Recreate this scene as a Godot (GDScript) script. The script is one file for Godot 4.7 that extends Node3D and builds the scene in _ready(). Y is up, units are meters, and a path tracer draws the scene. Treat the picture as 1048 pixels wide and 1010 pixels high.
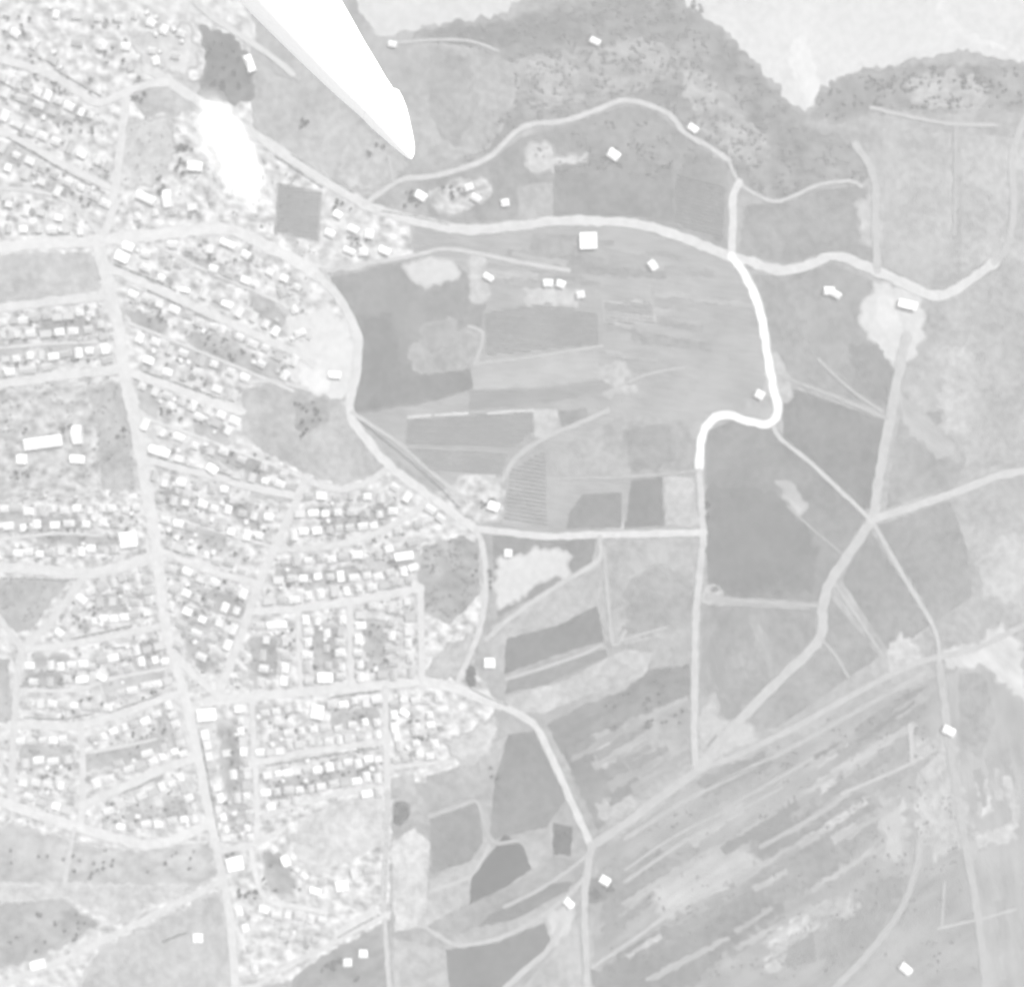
extends Node3D
# A monochrome vertical air photograph: the edge of a town, streets and small houses to the west,
# tracks, fields and vineyards to the east, scrub and a pale sand flat to the north, seen through haze
# past the white nose of a wing tank.  Plan coordinates below are in map units of 1.2 m.

const S := 1.2
const H := 1400.0
const CX := 524.0
const CY := 505.0

var rng := RandomNumberGenerator.new()
var wob := FastNoiseLite.new()
var names := {}
var mats := {}
var tex := {}
var road_lines: Array = []
var house_spots: Array = []

func _ready():
	rng.seed = 77
	wob.seed = 5
	wob.frequency = 0.05
	wob.fractal_octaves = 3
	# ---------------------------------------------------------------- camera, sky, sun, haze, exposure
	var cam := Camera3D.new()
	cam.name = "camera"
	cam.fov = rad_to_deg(2.0 * atan(505.0 * S / H))
	cam.near = 0.5
	cam.far = 12000.0
	cam.position = Vector3(0, H, 0)
	cam.rotation_degrees = Vector3(-90, 0, 0)
	# an air camera set a little short of infinity: the ground is slightly soft, as in the print
	var lens := CameraAttributesPhysical.new()
	lens.frustum_focal_length = FOCAL
	lens.frustum_near = 0.5
	lens.frustum_far = 12000.0
	lens.frustum_focus_distance = 8.0
	lens.exposure_aperture = 1.08
	cam.attributes = lens
	add_child(cam)
	cam.current = true
	print("fov ", cam.fov)
	var env := Environment.new()
	env.background_mode = Environment.BG_SKY
	var sm := ProceduralSkyMaterial.new()
	sm.sky_top_color = Color(0.62, 0.62, 0.62)
	sm.sky_horizon_color = Color(0.86, 0.86, 0.86)
	sm.ground_horizon_color = Color(0.8, 0.8, 0.8)
	sm.ground_bottom_color = Color(0.6, 0.6, 0.6)
	sm.sky_curve = 0.2
	var sky := Sky.new()
	sky.sky_material = sm
	env.sky = sky
	env.tonemap_mode = Environment.TONE_MAPPER_LINEAR
	env.tonemap_exposure = EXPO
	env.fog_enabled = true
	env.fog_density = 0.00035
	env.fog_light_color = Color(0.95, 0.95, 0.95)
	env.sdfgi_enabled = true
	env.ssao_enabled = true
	env.ssil_enabled = true
	var we := WorldEnvironment.new()
	we.name = "environment"
	we.environment = env
	add_child(we)
	var sun := DirectionalLight3D.new()
	sun.name = "sun"
	sun.light_energy = 1.1
	sun.light_angular_distance = 0.6
	sun.light_color = Color(1, 1, 1)
	sun.shadow_enabled = true
	# the sun stands in the north-east: shadows fall to the south-west
	sun.look_at_from_position(Vector3(0.55, 1.05, -0.6), Vector3.ZERO)
	add_child(sun)
	make_textures()
	make_ground()
	make_fields()
	make_strips()
	make_roads()
	make_houses()
	make_vines()
	make_hedges()
	make_trees()
	make_scrub()
	make_tank()
	make_cloud()

const EXPO := 2.67
const FOCAL := 27.72

# -------------------------------------------------------------------- small helpers
func relief(x: float, z: float) -> float:
	return 4.0 * sin(x / 230.0 + 0.6) * cos(z / 260.0 - 0.4) + 2.5 * sin((x + z) / 170.0)

func plan(px: float, py: float) -> Vector2:
	# plan position, corrected for the height of the ground there
	var x := (px - CX) * S
	var z := (py - CY) * S
	var k := (H - relief(x, z)) / H
	return Vector2(x * k, z * k)

func up(p: Vector2, lift: float) -> Vector3:
	return Vector3(p.x, relief(p.x, p.y) + lift, p.y)

func numbered(called: String) -> String:
	if not names.has(called):
		names[called] = 0
		return called
	names[called] += 1
	return "%s_%03d" % [called, names[called]]

func tag(o: Node, label: String, category: String, group := "", kind := ""):
	o.set_meta("label", label)
	if category != "":
		o.set_meta("category", category)
	if group != "":
		o.set_meta("group", group)
	if kind != "":
		o.set_meta("kind", kind)

func tone(v: float) -> float:
	# base reflectance of a surface that the print shows at grey V, under this sun and haze
	# (the darker fields print darker than the eye first reads them)
	var w := v if v > 200.0 else 200.0 - (200.0 - v) * 1.5
	var l := pow(w / 255.0, 2.2)
	return clampf((l - TONE_F) / TONE_K, 0.03, 0.85)

const TONE_F := 0.34
const TONE_K := 1.3

func mat(a: float, t := "", rough := 0.95) -> StandardMaterial3D:
	var q: float = snappedf(a, 0.005)
	var key := "%s %.3f %.2f" % [t, q, rough]
	if mats.has(key):
		return mats[key]
	var m := StandardMaterial3D.new()
	var g := q
	if t != "":
		m.albedo_texture = tex[t][0]
		g = minf(q / tex[t][1], 1.0)
	m.albedo_color = Color(g, g, g).linear_to_srgb()
	m.roughness = rough
	m.metallic_specular = 0.2
	m.resource_name = ("surface_" + t) if t != "" else "plain"
	mats[key] = m
	return m

func noise_bytes(kind: int, freq: float, oct: int, sd: int, w: int, h: int) -> PackedByteArray:
	var n := FastNoiseLite.new()
	n.noise_type = kind
	n.frequency = freq
	n.fractal_octaves = oct
	n.fractal_gain = 0.55
	n.seed = sd
	var im := n.get_seamless_image(w, h, false, false, 0.15, true)
	im.convert(Image.FORMAT_L8)
	if w != h:
		im.resize(maxi(w, h), maxi(w, h), Image.INTERPOLATE_CUBIC)
	return im.get_data()

func add_tex(called: String, layers: Array, lo: float):
	# LAYERS: [bytes, weight]; brightness runs from LO to 1 in reflectance
	var n: int = layers[0][0].size()
	var side := int(sqrt(n))
	var out := PackedByteArray()
	out.resize(n)
	var lut := PackedByteArray()
	lut.resize(1024)
	var lin := PackedFloat32Array()
	lin.resize(1024)
	for i in 1024:
		var t := clampf((i / 1023.0 - 0.5) * 1.5 + 0.5, 0.0, 1.0)
		lin[i] = lerpf(lo, 1.0, t)
		lut[i] = int(clampf(Color(lin[i], 0, 0).linear_to_srgb().r * 255.0, 0, 255))
	var total := 0.0
	var wsum := 0.0
	for l in layers:
		wsum += l[1]
	var a: PackedByteArray = layers[0][0]
	var b: PackedByteArray = layers[1][0]
	var c: PackedByteArray = layers[2][0]
	var wa: float = layers[0][1] / wsum * 1023.0 / 255.0
	var wb: float = layers[1][1] / wsum * 1023.0 / 255.0
	var wc: float = layers[2][1] / wsum * 1023.0 / 255.0
	for i in n:
		var k := int(a[i] * wa + b[i] * wb + c[i] * wc)
		k = clampi(k, 0, 1023)
		out[i] = lut[k]
		total += lin[k]
	var im := Image.create_from_data(side, side, false, Image.FORMAT_L8, out)
	im.generate_mipmaps()
	tex[called] = [ImageTexture.create_from_image(im), total / n]

func make_textures():
	var fine := noise_bytes(FastNoiseLite.TYPE_SIMPLEX, 0.33, 2, 1, 1024, 1024)
	var mid := noise_bytes(FastNoiseLite.TYPE_SIMPLEX, 0.05, 3, 2, 1024, 1024)
	var wide := noise_bytes(FastNoiseLite.TYPE_SIMPLEX, 0.009, 4, 3, 1024, 1024)
	var blot := noise_bytes(FastNoiseLite.TYPE_SIMPLEX_SMOOTH, 0.05, 2, 4, 720, 1024)
	var lines := noise_bytes(FastNoiseLite.TYPE_SIMPLEX, 0.035, 3, 6, 192, 1024)
	var lines2 := noise_bytes(FastNoiseLite.TYPE_SIMPLEX, 0.14, 2, 9, 128, 1024)
	add_tex("field", [[fine, 0.3], [mid, 0.5], [wide, 0.5]], 0.4)
	add_tex("town", [[fine, 0.12], [blot, 0.7], [mid, 0.35]], 0.2)
	add_tex("wood", [[fine, 0.3], [blot, 0.45], [wide, 0.5]], 0.25)
	add_tex("streak", [[fine, 0.2], [lines, 0.5], [wide, 0.6]], 0.5)
	add_tex("plough", [[fine, 0.3], [lines2, 0.4], [wide, 0.5]], 0.55)
	add_tex("road", [[fine, 0.4], [mid, 0.5], [wide, 0.3]], 0.72)

# one mesh from triangles in the plane, laid on the relief
func sheet(called: String, tris: PackedVector2Array, lift: float, m: Material, angle := 0.0, tile := 820.0) -> MeshInstance3D:
	var v := PackedVector3Array()
	var n := PackedVector3Array()
	var uv := PackedVector2Array()
	var ca := cos(angle) / tile
	var sa := sin(angle) / tile
	var off := Vector2(rng.randf(), rng.randf())
	var turned := tris.duplicate()
	for i in range(0, tris.size(), 3):
		if (tris[i + 1] - tris[i]).cross(tris[i + 2] - tris[i]) < 0.0:
			turned[i + 1] = tris[i + 2]
			turned[i + 2] = tris[i + 1]
	for p in turned:
		v.append(up(p, lift))
		n.append(Vector3(relief(p.x - 2, p.y) - relief(p.x + 2, p.y), 4.0, relief(p.x, p.y - 2) - relief(p.x, p.y + 2)).normalized())
		uv.append(Vector2(p.x * ca + p.y * sa, -p.x * sa + p.y * ca) + off)
	var arr := []
	arr.resize(Mesh.ARRAY_MAX)
	arr[Mesh.ARRAY_VERTEX] = v
	arr[Mesh.ARRAY_NORMAL] = n
	arr[Mesh.ARRAY_TEX_UV] = uv
	var me := ArrayMesh.new()
	me.add_surface_from_arrays(Mesh.PRIMITIVE_TRIANGLES, arr)
	var o := MeshInstance3D.new()
	o.mesh = me
	o.material_override = m
	o.name = numbered(called)
	add_child(o)
	return o

func ragged(poly: PackedVector2Array, step: float, amount: float) -> PackedVector2Array:
	# the outline with its edges broken up, as the edges of ploughed and grown ground are
	var out := PackedVector2Array()
	var c := poly.size()
	for i in c:
		var a := poly[i]
		var b := poly[(i + 1) % c]
		var k := maxi(1, int(a.distance_to(b) / step))
		var nrm := (b - a).normalized().orthogonal()
		for j in k:
			var p := a.lerp(b, float(j) / k)
			out.append(p + nrm * wob.get_noise_2d(p.x * 1.7, p.y * 1.7) * amount * 2.0)
	return out

func fill(poly: PackedVector2Array, cell := 15.0) -> PackedVector2Array:
	var tris := PackedVector2Array()
	var lo := poly[0]
	var hi := poly[0]
	for p in poly:
		lo = lo.min(p)
		hi = hi.max(p)
	lo = (lo / cell).floor() * cell
	var w := hi - lo
	var nx := int(w.x / cell) + 1
	var ny := int(w.y / cell) + 1
	for i in nx:
		# a column first, then its cells: fewer points to clip each time
		var x0 := lo.x + i * cell
		var col := PackedVector2Array([Vector2(x0, lo.y - 1), Vector2(x0 + cell, lo.y - 1), Vector2(x0 + cell, hi.y + 1), Vector2(x0, hi.y + 1)])
		for strip in Geometry2D.intersect_polygons(poly, col):
			if Geometry2D.is_polygon_clockwise(strip):
				continue
			for j in ny + 1:
				var y0 := lo.y + j * cell
				var sq := PackedVector2Array([Vector2(x0, y0), Vector2(x0 + cell, y0), Vector2(x0 + cell, y0 + cell), Vector2(x0, y0 + cell)])
				for piece in Geometry2D.intersect_polygons(strip, sq):
					var ids := Geometry2D.triangulate_polygon(piece)
					for id in ids:
						tris.append(piece[id])
	return tris

func pts(a: Array) -> PackedVector2Array:
	var out := PackedVector2Array()
	for i in range(0, a.size(), 2):
		out.append(plan(a[i], a[i + 1]))
	return out

func smooth(p: PackedVector2Array, step: float) -> PackedVector2Array:
	var out := PackedVector2Array()
	for i in p.size() - 1:
		var a := p[maxi(i - 1, 0)]
		var b := p[i]
		var c := p[i + 1]
		var d := p[mini(i + 2, p.size() - 1)]
		var k := maxi(1, int(b.distance_to(c) / step))
		for j in k:
			var t := float(j) / k
			out.append(b.cubic_interpolate(c, a, d, t))
	out.append(p[p.size() - 1])
	return out

func make_ground():
	var xs := [-5000.0, -3000.0, -1800.0, -1200.0]
	var x := -900.0
	while x <= 900.0:
		xs.append(x)
		x += 15.0
	xs.append_array([1200.0, 1800.0, 3000.0, 5000.0])
	var tris := PackedVector2Array()
	for i in xs.size() - 1:
		for j in xs.size() - 1:
			var a := Vector2(xs[i], xs[j])
			var b := Vector2(xs[i + 1], xs[j])
			var c := Vector2(xs[i + 1], xs[j + 1])
			var d := Vector2(xs[i], xs[j + 1])
			tris.append_array([a, b, c, a, c, d])
	var o := sheet("ground", tris, 0.0, mat(tone(203), "field"))
	tag(o, "grey rough grassland between the fields and tracks", "", "", "structure")

# -------------------------------------------------------------------- fields, yards, bare ground
# [name, grey in the print, surface, order upward, raggedness in m, direction of its streaks, outline]
const FIELDS := [
	["town_ground", 235, "town", 1, 2.0, 20, [-120,-120, 226,-120, 262,36, 250,60, 262,140, 300,165, 335,188, 375,212, 420,226, 424,262, 338,280, 352,305, 367,350, 360,420, 392,472, 440,508, 484,540, 492,570, 494,610, 484,680, 510,722, 478,765, 462,800, 402,802, 398,940, 300,1004, 258,1012, 252,1110, -120,1110]],
	["scrub_ground", 193, "wood", 1, 5.0, 10, [424,38, 470,22, 520,24, 560,8, 620,0, 660,-80, 700,-60, 722,18, 770,66, 822,128, 880,150, 886,184, 838,188, 806,202, 770,196, 742,158, 700,128, 668,104, 640,98, 600,112, 560,124, 530,130, 500,154, 470,166, 520,110, 528,66, 480,46, 420,46]],
	["sand_flat", 240, "road", 2, 4.0, 0, [688,-120, 700,4, 722,16, 740,28, 762,52, 780,70, 796,88, 806,100, 818,108, 826,116, 832,108, 846,96, 856,86, 880,70, 915,66, 950,58, 990,50, 1030,62, 1060,66, 1200,70, 1200,-120]],
	["sand_flat", 236, "road", 2, 4.0, 0, [340,-120, 366,4, 384,34, 404,38, 440,24, 480,20, 514,14, 530,2, 560,-10, 600,-120]],
	["sand_bar", 247, "road", 3, 3.0, 0, [958,-40, 966,4, 978,24, 996,36, 1030,46, 1034,52, 1000,44, 974,32, 960,14, 952,-40]],
	["sand_bar", 248, "road", 3, 3.0, 0, [812,40, 824,36, 832,60, 840,86, 834,102, 826,112, 822,96, 814,80, 806,64]],
	["meadow", 205, "field", 2, 2.0, 0, [388,48, 430,42, 500,50, 526,66, 528,108, 500,152, 470,166, 436,176, 420,160, 404,110]],
	["meadow", 198, "field", 3, 4.0, 0, [445,50, 480,56, 488,110, 470,150, 440,120]],
	["meadow", 209, "field", 2, 2.0, 0, [262,138, 300,104, 330,92, 372,130, 418,168, 402,184, 372,206, 330,182]],
	["meadow", 219, "field", 3, 5.0, 0, [352,150, 388,150, 398,176, 372,196, 350,182]],
	["field", 186, "wood", 3, 3.0, 0, [206,28, 232,36, 250,54, 258,98, 240,104, 206,98, 214,60]],
	["field", 228, "field", 2, 4.0, 0, [136,40, 190,26, 202,58, 190,76, 150,68]],
	["field", 226, "field", 2, 4.0, 0, [132,128, 168,122, 178,150, 162,186, 126,188, 124,160]],
	["field", 206, "field", 2, 4.0, 0, [262,66, 300,84, 330,92, 300,104, 266,136, 258,100]],
	["field", 213, "field", 2, 3.0, 0, [140,82, 206,84, 208,112, 150,116, 138,100]],
	["field", 194, "field", 2, 1.5, 10, [430,188, 480,174, 506,160, 534,140, 590,126, 640,108, 668,112, 700,138, 744,170, 744,256, 700,242, 655,226, 600,220, 548,222, 480,228, 440,222]],
	["field", 190, "field", 3, 1.5, 10, [568,168, 640,164, 688,170, 690,226, 655,222, 566,222]],
	["field", 202, "field", 3, 1.5, 10, [530,190, 566,186, 566,222, 530,224]],
	["yard", 222, "town", 3, 3.0, 10, [440,196, 470,186, 500,184, 500,200, 470,216, 448,218]],
	["yard", 222, "field", 3, 4.0, 10, [540,150, 562,146, 566,162, 600,158, 600,168, 560,176, 540,172]],
	["field", 203, "plough", 2, 1.0, 5, [284,186, 330,196, 326,248, 280,238]],
	["field", 202, "plough", 2, 1.5, 8, [425,228, 490,242, 560,234, 650,234, 742,266, 770,300, 784,350, 788,400, 730,420, 700,440, 716,482, 718,540, 560,545, 486,536, 440,500, 372,440, 364,420, 374,350, 346,296, 420,268]],
	["field", 191, "field", 3, 1.5, 0, [338,284, 400,270, 470,272, 486,286, 500,300, 492,335, 486,372, 480,400, 430,414, 366,424, 362,402, 372,352, 350,304]],
	["field", 186, "field", 4, 3.0, 0, [366,330, 400,320, 410,390, 400,410, 364,420, 362,400, 374,355]],
	["field", 185, "field", 5, 1.5, 0, [404,386, 482,378, 484,398, 440,408, 366,420, 380,404]],
	["field", 202, "field", 4, 3.0, 0, [420,356, 470,338, 492,342, 490,374, 440,384, 424,378]],
	["field", 196, "wood", 5, 3.0, 0, [432,336, 462,326, 470,348, 440,362]],
	["field", 200, "plough", 3, 1.0, 6, [494,318, 560,308, 616,320, 616,354, 496,366]],
	["field", 208, "plough", 4, 1.0, 4, [482,372, 540,366, 612,358, 614,386, 560,396, 482,398]],
	["field", 194, "plough", 4, 1.5, 4, [480,400, 560,398, 616,388, 630,398, 560,412, 480,420]],
	["field", 198, "plough", 5, 1.0, 2, [416,428, 470,424, 546,420, 548,440, 524,462, 414,456]],
	["field", 204, "plough", 4, 1.0, 3, [412,456, 520,462, 514,486, 440,484]],
	["field", 222, "field", 6, 1.0, 3, [545,420, 570,418, 572,442, 548,450]],
	["field", 193, "field", 4, 1.5, 3, [572,420, 600,418, 604,430, 576,440]],
	["field", 204, "plough", 4, 1.0, 10, [520,480, 560,456, 562,542, 514,536]],
	["field", 201, "field", 4, 1.0, 10, [562,462, 600,444, 640,424, 700,430, 714,460, 714,486, 640,490, 562,492]],
	["field", 191, "wood", 5, 3.0, 10, [640,442, 680,436, 688,470, 650,482]],
	["field", 187, "field", 5, 1.0, 10, [596,506, 636,504, 636,540, 580,541, 582,526]],
	["field", 184, "field", 5, 1.0, 10, [646,492, 678,488, 680,538, 640,540]],
	["field", 214, "field", 5, 2.0, 10, [680,488, 710,488, 716,538, 682,538]],
	["field", 216, "field", 4, 4.0, 4, [612,376, 640,372, 650,398, 620,404]],
	["field", 213, "streak", 4, 2.0, 6, [616,308, 668,306, 672,330, 620,332]],
	["yard", 222, "field", 4, 4.0, 6, [536,296, 560,288, 596,298, 590,312, 540,312]],
	["yard", 233, "road", 4, 3.0, 6, [414,272, 440,264, 466,270, 468,284, 440,292, 422,286]],
	["yard", 222, "field", 4, 3.0, 6, [482,262, 496,262, 498,308, 484,308]],
	["field", 196, "field", 3, 2.0, 6, [545,240, 590,240, 588,270, 540,262]],
	["field", 189, "field", 2, 1.0, 70, [722,460, 726,440, 750,430, 796,440, 886,530, 848,588, 838,616, 724,610, 724,546]],
	["field", 184, "field", 3, 6.0, 70, [724,500, 760,500, 800,512, 836,560, 830,600, 730,606, 724,548]],
	["field", 194, "field", 2, 1.0, 70, [720,618, 834,624, 836,650, 790,698, 746,746, 716,704]],
	["field", 186, "field", 2, 1.0, 20, [802,394, 905,430, 898,520, 884,522, 802,446]],
	["field", 195, "field", 2, 1.0, 20, [770,280, 800,284, 850,270, 896,288, 880,330, 914,380, 906,420, 800,384, 790,350, 782,310]],
	["field", 188, "field", 3, 3.0, 20, [872,356, 900,352, 914,384, 906,412, 880,392]],
	["field", 192, "field", 2, 1.0, 30, [898,538, 972,512, 990,560, 996,610, 958,636]],
	["field", 192, "field", 2, 1.0, 30, [890,540, 952,640, 930,656, 908,664, 862,594]],
	["field", 194, "field", 2, 1.0, 30, [850,610, 900,672, 860,700, 800,742, 756,756, 750,748, 840,660]],
	["field", 196, "field", 2, 2.0, 10, [920,430, 960,420, 990,470, 980,496, 906,520]],
	["field", 204, "field", 2, 2.0, 10, [930,330, 960,310, 1020,280, 1060,290, 1060,470, 990,480, 950,430, 924,400]],
	["field", 214, "field", 3, 7.0, 10, [962,360, 990,350, 1004,390, 990,450, 966,440]],
	["field", 208, "field", 2, 1.5, 80, [904,132, 974,136, 976,240, 950,294, 906,272]],
	["field", 211, "field", 2, 1.5, 80, [984,136, 1060,142, 1060,270, 1020,262, 984,280]],
	["field", 194, "wood", 3, 5.0, 0, [840,92, 900,72, 960,66, 1060,70, 1060,110, 960,112, 900,112, 860,124, 836,118]],
	["field", 213, "field", 4, 7.0, 0, [930,84, 980,76, 1010,90, 1000,112, 940,106]],
	["field", 194, "field", 2, 1.5, 40, [764,210, 806,206, 838,194, 888,190, 894,270, 856,256, 802,270, 756,256]],
	["field", 212, "wood", 3, 6.0, 40, [876,210, 900,200, 904,250, 886,250]],
	["yard", 236, "road", 3, 4.0, 40, [896,290, 940,298, 946,340, 938,356, 922,380, 908,366, 884,338, 882,316]],
	["yard", 246, "road", 4, 3.0, 40, [900,302, 916,306, 920,334, 902,330]],
	["field", 211, "streak", 3, 4.0, 35, [916,404, 930,412, 970,450, 980,470, 960,466, 930,436]],
	["field", 188, "field", 2, 1.0, 0, [504,548, 610,552, 606,574, 560,602, 510,632, 506,600]],
	["yard", 237, "road", 3, 3.0, 0, [510,572, 540,570, 548,562, 580,566, 582,588, 552,592, 534,610, 512,622, 508,600]],
	["field", 206, "field", 2, 1.0, 80, [618,552, 716,550, 708,645, 640,660, 624,640, 612,600]],
	["field", 197, "field", 3, 5.0, 80, [640,600, 676,580, 710,600, 706,640, 640,652]],
	["field", 208, "field", 2, 1.0, -15, [504,640, 560,606, 616,580, 614,632, 560,646, 504,664]],
	["field", 184, "field", 3, 1.0, -15, [518,654, 570,640, 612,620, 618,656, 570,670, 516,690]],
	["field", 188, "field", 3, 1.0, -15, [520,696, 620,664, 622,672, 560,700, 516,710]],
	["field", 217, "field", 3, 1.0, -15, [516,712, 570,700, 640,664, 668,668, 660,692, 600,712, 556,730, 520,728]],
	["field", 188, "wood", 3, 2.0, -15, [560,742, 590,724, 640,706, 668,684, 706,680, 706,760, 700,780, 640,820, 612,850, 590,800]],
	["field", 200, "field", 4, 4.0, -15, [640,740, 706,720, 706,780, 660,800, 640,780]],
	["field", 222, "road", 5, 4.0, -15, [606,756, 620,750, 630,772, 620,784, 610,776]],
	["field", 216, "field", 5, 5.0, -15, [612,826, 640,812, 650,826, 620,838]],
	["field", 187, "field", 3, 1.0, 60, [520,752, 546,748, 580,816, 560,846, 500,860, 506,800]],
	["field", 207, "field", 2, 1.0, 60, [490,770, 520,752, 512,800, 500,862, 494,860]],
	["field", 200, "field", 2, 1.0, -20, [436,794, 488,780, 494,812, 438,832]],
	["field", 189, "field", 3, 1.0, -20, [440,838, 490,820, 494,862, 480,882, 442,894]],
	["field", 214, "field", 2, 2.0, -20, [440,900, 490,880, 500,870, 480,920, 434,950]],
	["field", 176, "field", 3, 1.0, -20, [482,900, 516,854, 536,866, 544,890, 520,906, 480,926]],
	["field", 206, "field", 2, 1.0, -20, [520,858, 560,846, 566,872, 546,890]],
	["field", 177, "wood", 4, 1.0, -20, [566,842, 586,846, 584,876, 566,872]],
	["field", 195, "field", 2, 2.0, -20, [434,950, 480,924, 546,894, 566,876, 588,880, 596,900, 540,930, 470,956]],
	["field", 183, "field", 4, 1.0, -20, [456,972, 510,964, 558,944, 566,972, 520,1012, 460,1014]],
	["field", 184, "field", 4, 1.0, -20, [530,940, 580,912, 586,902, 560,906, 500,936, 490,948]],
	["field", 228, "road", 3, 3.0, -20, [562,936, 586,922, 584,950, 566,968]],
	["field", 209, "field", 2, 1.0, -20, [568,972, 590,940, 598,1014, 530,1016]],
	["field", 228, "field", 2, 1.5, -20, [306,838, 350,820, 392,812, 390,866, 350,884, 322,898, 300,872]],
	["field", 231, "field", 2, 1.5, 90, [400,862, 424,848, 440,862, 436,948, 404,954]],
	["field", 210, "field", 3, 1.0, 90, [400,796, 424,792, 426,814, 400,818]],
	["field", 184, "wood", 4, 1.5, 90, [406,820, 420,822, 418,838, 410,846, 401,842]],
	["field", 212, "field", 2, 2.0, 20, [402,960, 456,972, 460,1014, 404,1014]],
	["field", 193, "wood", 3, 2.0, -25, [300,1000, 340,972, 380,952, 396,944, 398,1014, 300,1014]],
	["field", 240, "road", 3, 2.0, -25, [346,950, 384,926, 388,940, 340,966]],
	["field", 210, "field", 3, 2.0, 0, [248,398, 280,392, 330,400, 356,416, 362,436, 394,478, 372,490, 346,496, 318,486, 270,462, 248,444]],
	["field", 200, "wood", 4, 2.5, 0, [300,412, 334,410, 336,430, 314,444, 302,438]],
	["yard", 244, "road", 4, 5.0, 0, [296,330, 330,318, 356,334, 360,376, 348,404, 318,400, 300,386, 306,360]],
	["yard", 254, "road", 5, 6.0, 0, [308,374, 322,368, 336,380, 334,396, 318,400, 306,390]],
	["field", 213, "field", 3, 2.0, 0, [-40,262, 60,258, 92,258, 103,280, 100,298, 50,306, -40,314]],
	["field", 203, "field", 3, 1.5, 0, [-40,592, 30,593, 72,594, 56,612, 36,640, 16,648, 0,632, -40,620]],
	["field", 206, "field", 3, 3.0, 90, [88,398, 124,390, 134,440, 138,500, 104,500, 100,440]],
	["field", 219, "town", 3, 3.0, 0, [-40,400, 84,394, 98,440, 102,504, -40,514]],
	["field", 203, "wood", 3, 2.0, 90, [-20,672, 8,674, 12,738, -20,742]],
	["field", 200, "wood", 3, 2.0, 20, [432,560, 470,548, 490,556, 492,606, 460,640, 432,624, 428,590]],
	["field", 212, "field", 4, 3.0, 20, [438,690, 460,660, 482,650, 480,680, 466,694]],
	["field", 214, "wood", 3, 3.0, -10, [-40,846, 20,846, 72,862, 130,872, 180,868, 214,862, 220,896, 180,918, 120,912, 66,902, -40,906]],
	["field", 225, "field", 4, 3.0, -10, [-40,908, 60,906, 130,908, 190,908, 120,944, 70,918, -40,924]],
	["field", 201, "wood", 4, 3.0, -10, [-40,930, 40,922, 64,922, 100,946, 60,968, 30,984, -40,996]],
	["field", 214, "field", 3, 3.0, -10, [98,976, 160,944, 222,914, 234,960, 238,1016, 80,1016]],
	["field", 222, "field", 3, 3.0, 30, [456,760, 478,752, 508,736, 500,770, 476,784]],
	["garden_ground", 200, "wood", 2, 3.0, 20, [128, 318, 150, 322, 172, 334, 166, 342, 140, 334]],
	["garden_ground", 207, "wood", 2, 3.0, 20, [196, 338, 225, 344, 262, 366, 296, 384, 300, 396, 262, 384, 220, 366, 196, 350]],
	["garden_ground", 202, "wood", 2, 3.0, 20, [186, 258, 215, 266, 240, 280, 252, 290, 236, 290, 206, 276]],
	["garden_ground", 209, "wood", 2, 3.0, 20, [256, 300, 276, 306, 292, 322, 290, 340, 272, 330, 258, 316]],
	["garden_ground", 204, "wood", 2, 3.0, 20, [176, 352, 200, 360, 228, 374, 224, 380, 196, 372]],
	["garden_ground", 211, "wood", 2, 3.0, 20, [138, 390, 152, 396, 162, 412, 160, 426, 150, 424]],
	["garden_ground", 206, "wood", 2, 3.0, 20, [200, 432, 218, 436, 232, 450, 226, 454, 204, 444]],
	["garden_ground", 201, "wood", 2, 3.0, 20, [216, 456, 250, 466, 276, 478, 270, 490, 240, 478, 218, 466]],
	["garden_ground", 208, "wood", 2, 3.0, 20, [252, 490, 276, 494, 300, 502, 298, 512, 270, 508, 252, 500]],
	["garden_ground", 203, "wood", 2, 3.0, 20, [162, 501, 180, 504, 196, 514, 192, 524, 166, 514]],
	["garden_ground", 210, "wood", 2, 3.0, 20, [186, 528, 214, 538, 232, 552, 226, 562, 200, 552, 182, 540]],
	["garden_ground", 205, "wood", 2, 3.0, 20, [235, 513, 256, 518, 268, 530, 262, 538, 240, 530]],
	["garden_ground", 200, "wood", 2, 3.0, 20, [194, 604, 226, 606, 258, 622, 252, 634, 214, 622, 194, 614]],
	["garden_ground", 207, "wood", 2, 3.0, 20, [184, 622, 206, 626, 220, 640, 212, 646, 188, 638]],
	["garden_ground", 202, "wood", 2, 3.0, 20, [40, 326, 104, 322, 106, 336, 84, 342, 44, 340]],
	["garden_ground", 209, "wood", 2, 3.0, 20, [44, 350, 92, 346, 96, 362, 48, 368]],
	["garden_ground", 204, "wood", 2, 3.0, 20, [-6, 350, 26, 350, 28, 366, -6, 368]],
	["garden_ground", 211, "wood", 2, 3.0, 20, [-6, 526, 24, 526, 26, 544, -6, 546]],
	["garden_ground", 206, "wood", 2, 3.0, 20, [40, 528, 80, 530, 84, 540, 42, 542]],
	["garden_ground", 201, "wood", 2, 3.0, 20, [36, 546, 80, 547, 126, 550, 124, 557, 80, 556, 38, 554]],
	["garden_ground", 208, "wood", 2, 3.0, 20, [322, 522, 350, 528, 380, 522, 404, 512, 400, 530, 370, 540, 330, 538]],
	["garden_ground", 203, "wood", 2, 3.0, 20, [284, 580, 320, 586, 362, 580, 364, 594, 320, 600, 284, 594]],
	["garden_ground", 210, "wood", 2, 3.0, 20, [376, 574, 400, 562, 428, 556, 428, 576, 404, 582, 380, 584]],
	["garden_ground", 205, "wood", 2, 3.0, 20, [27, 688, 62, 688, 64, 702, 27, 702]],
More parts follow.
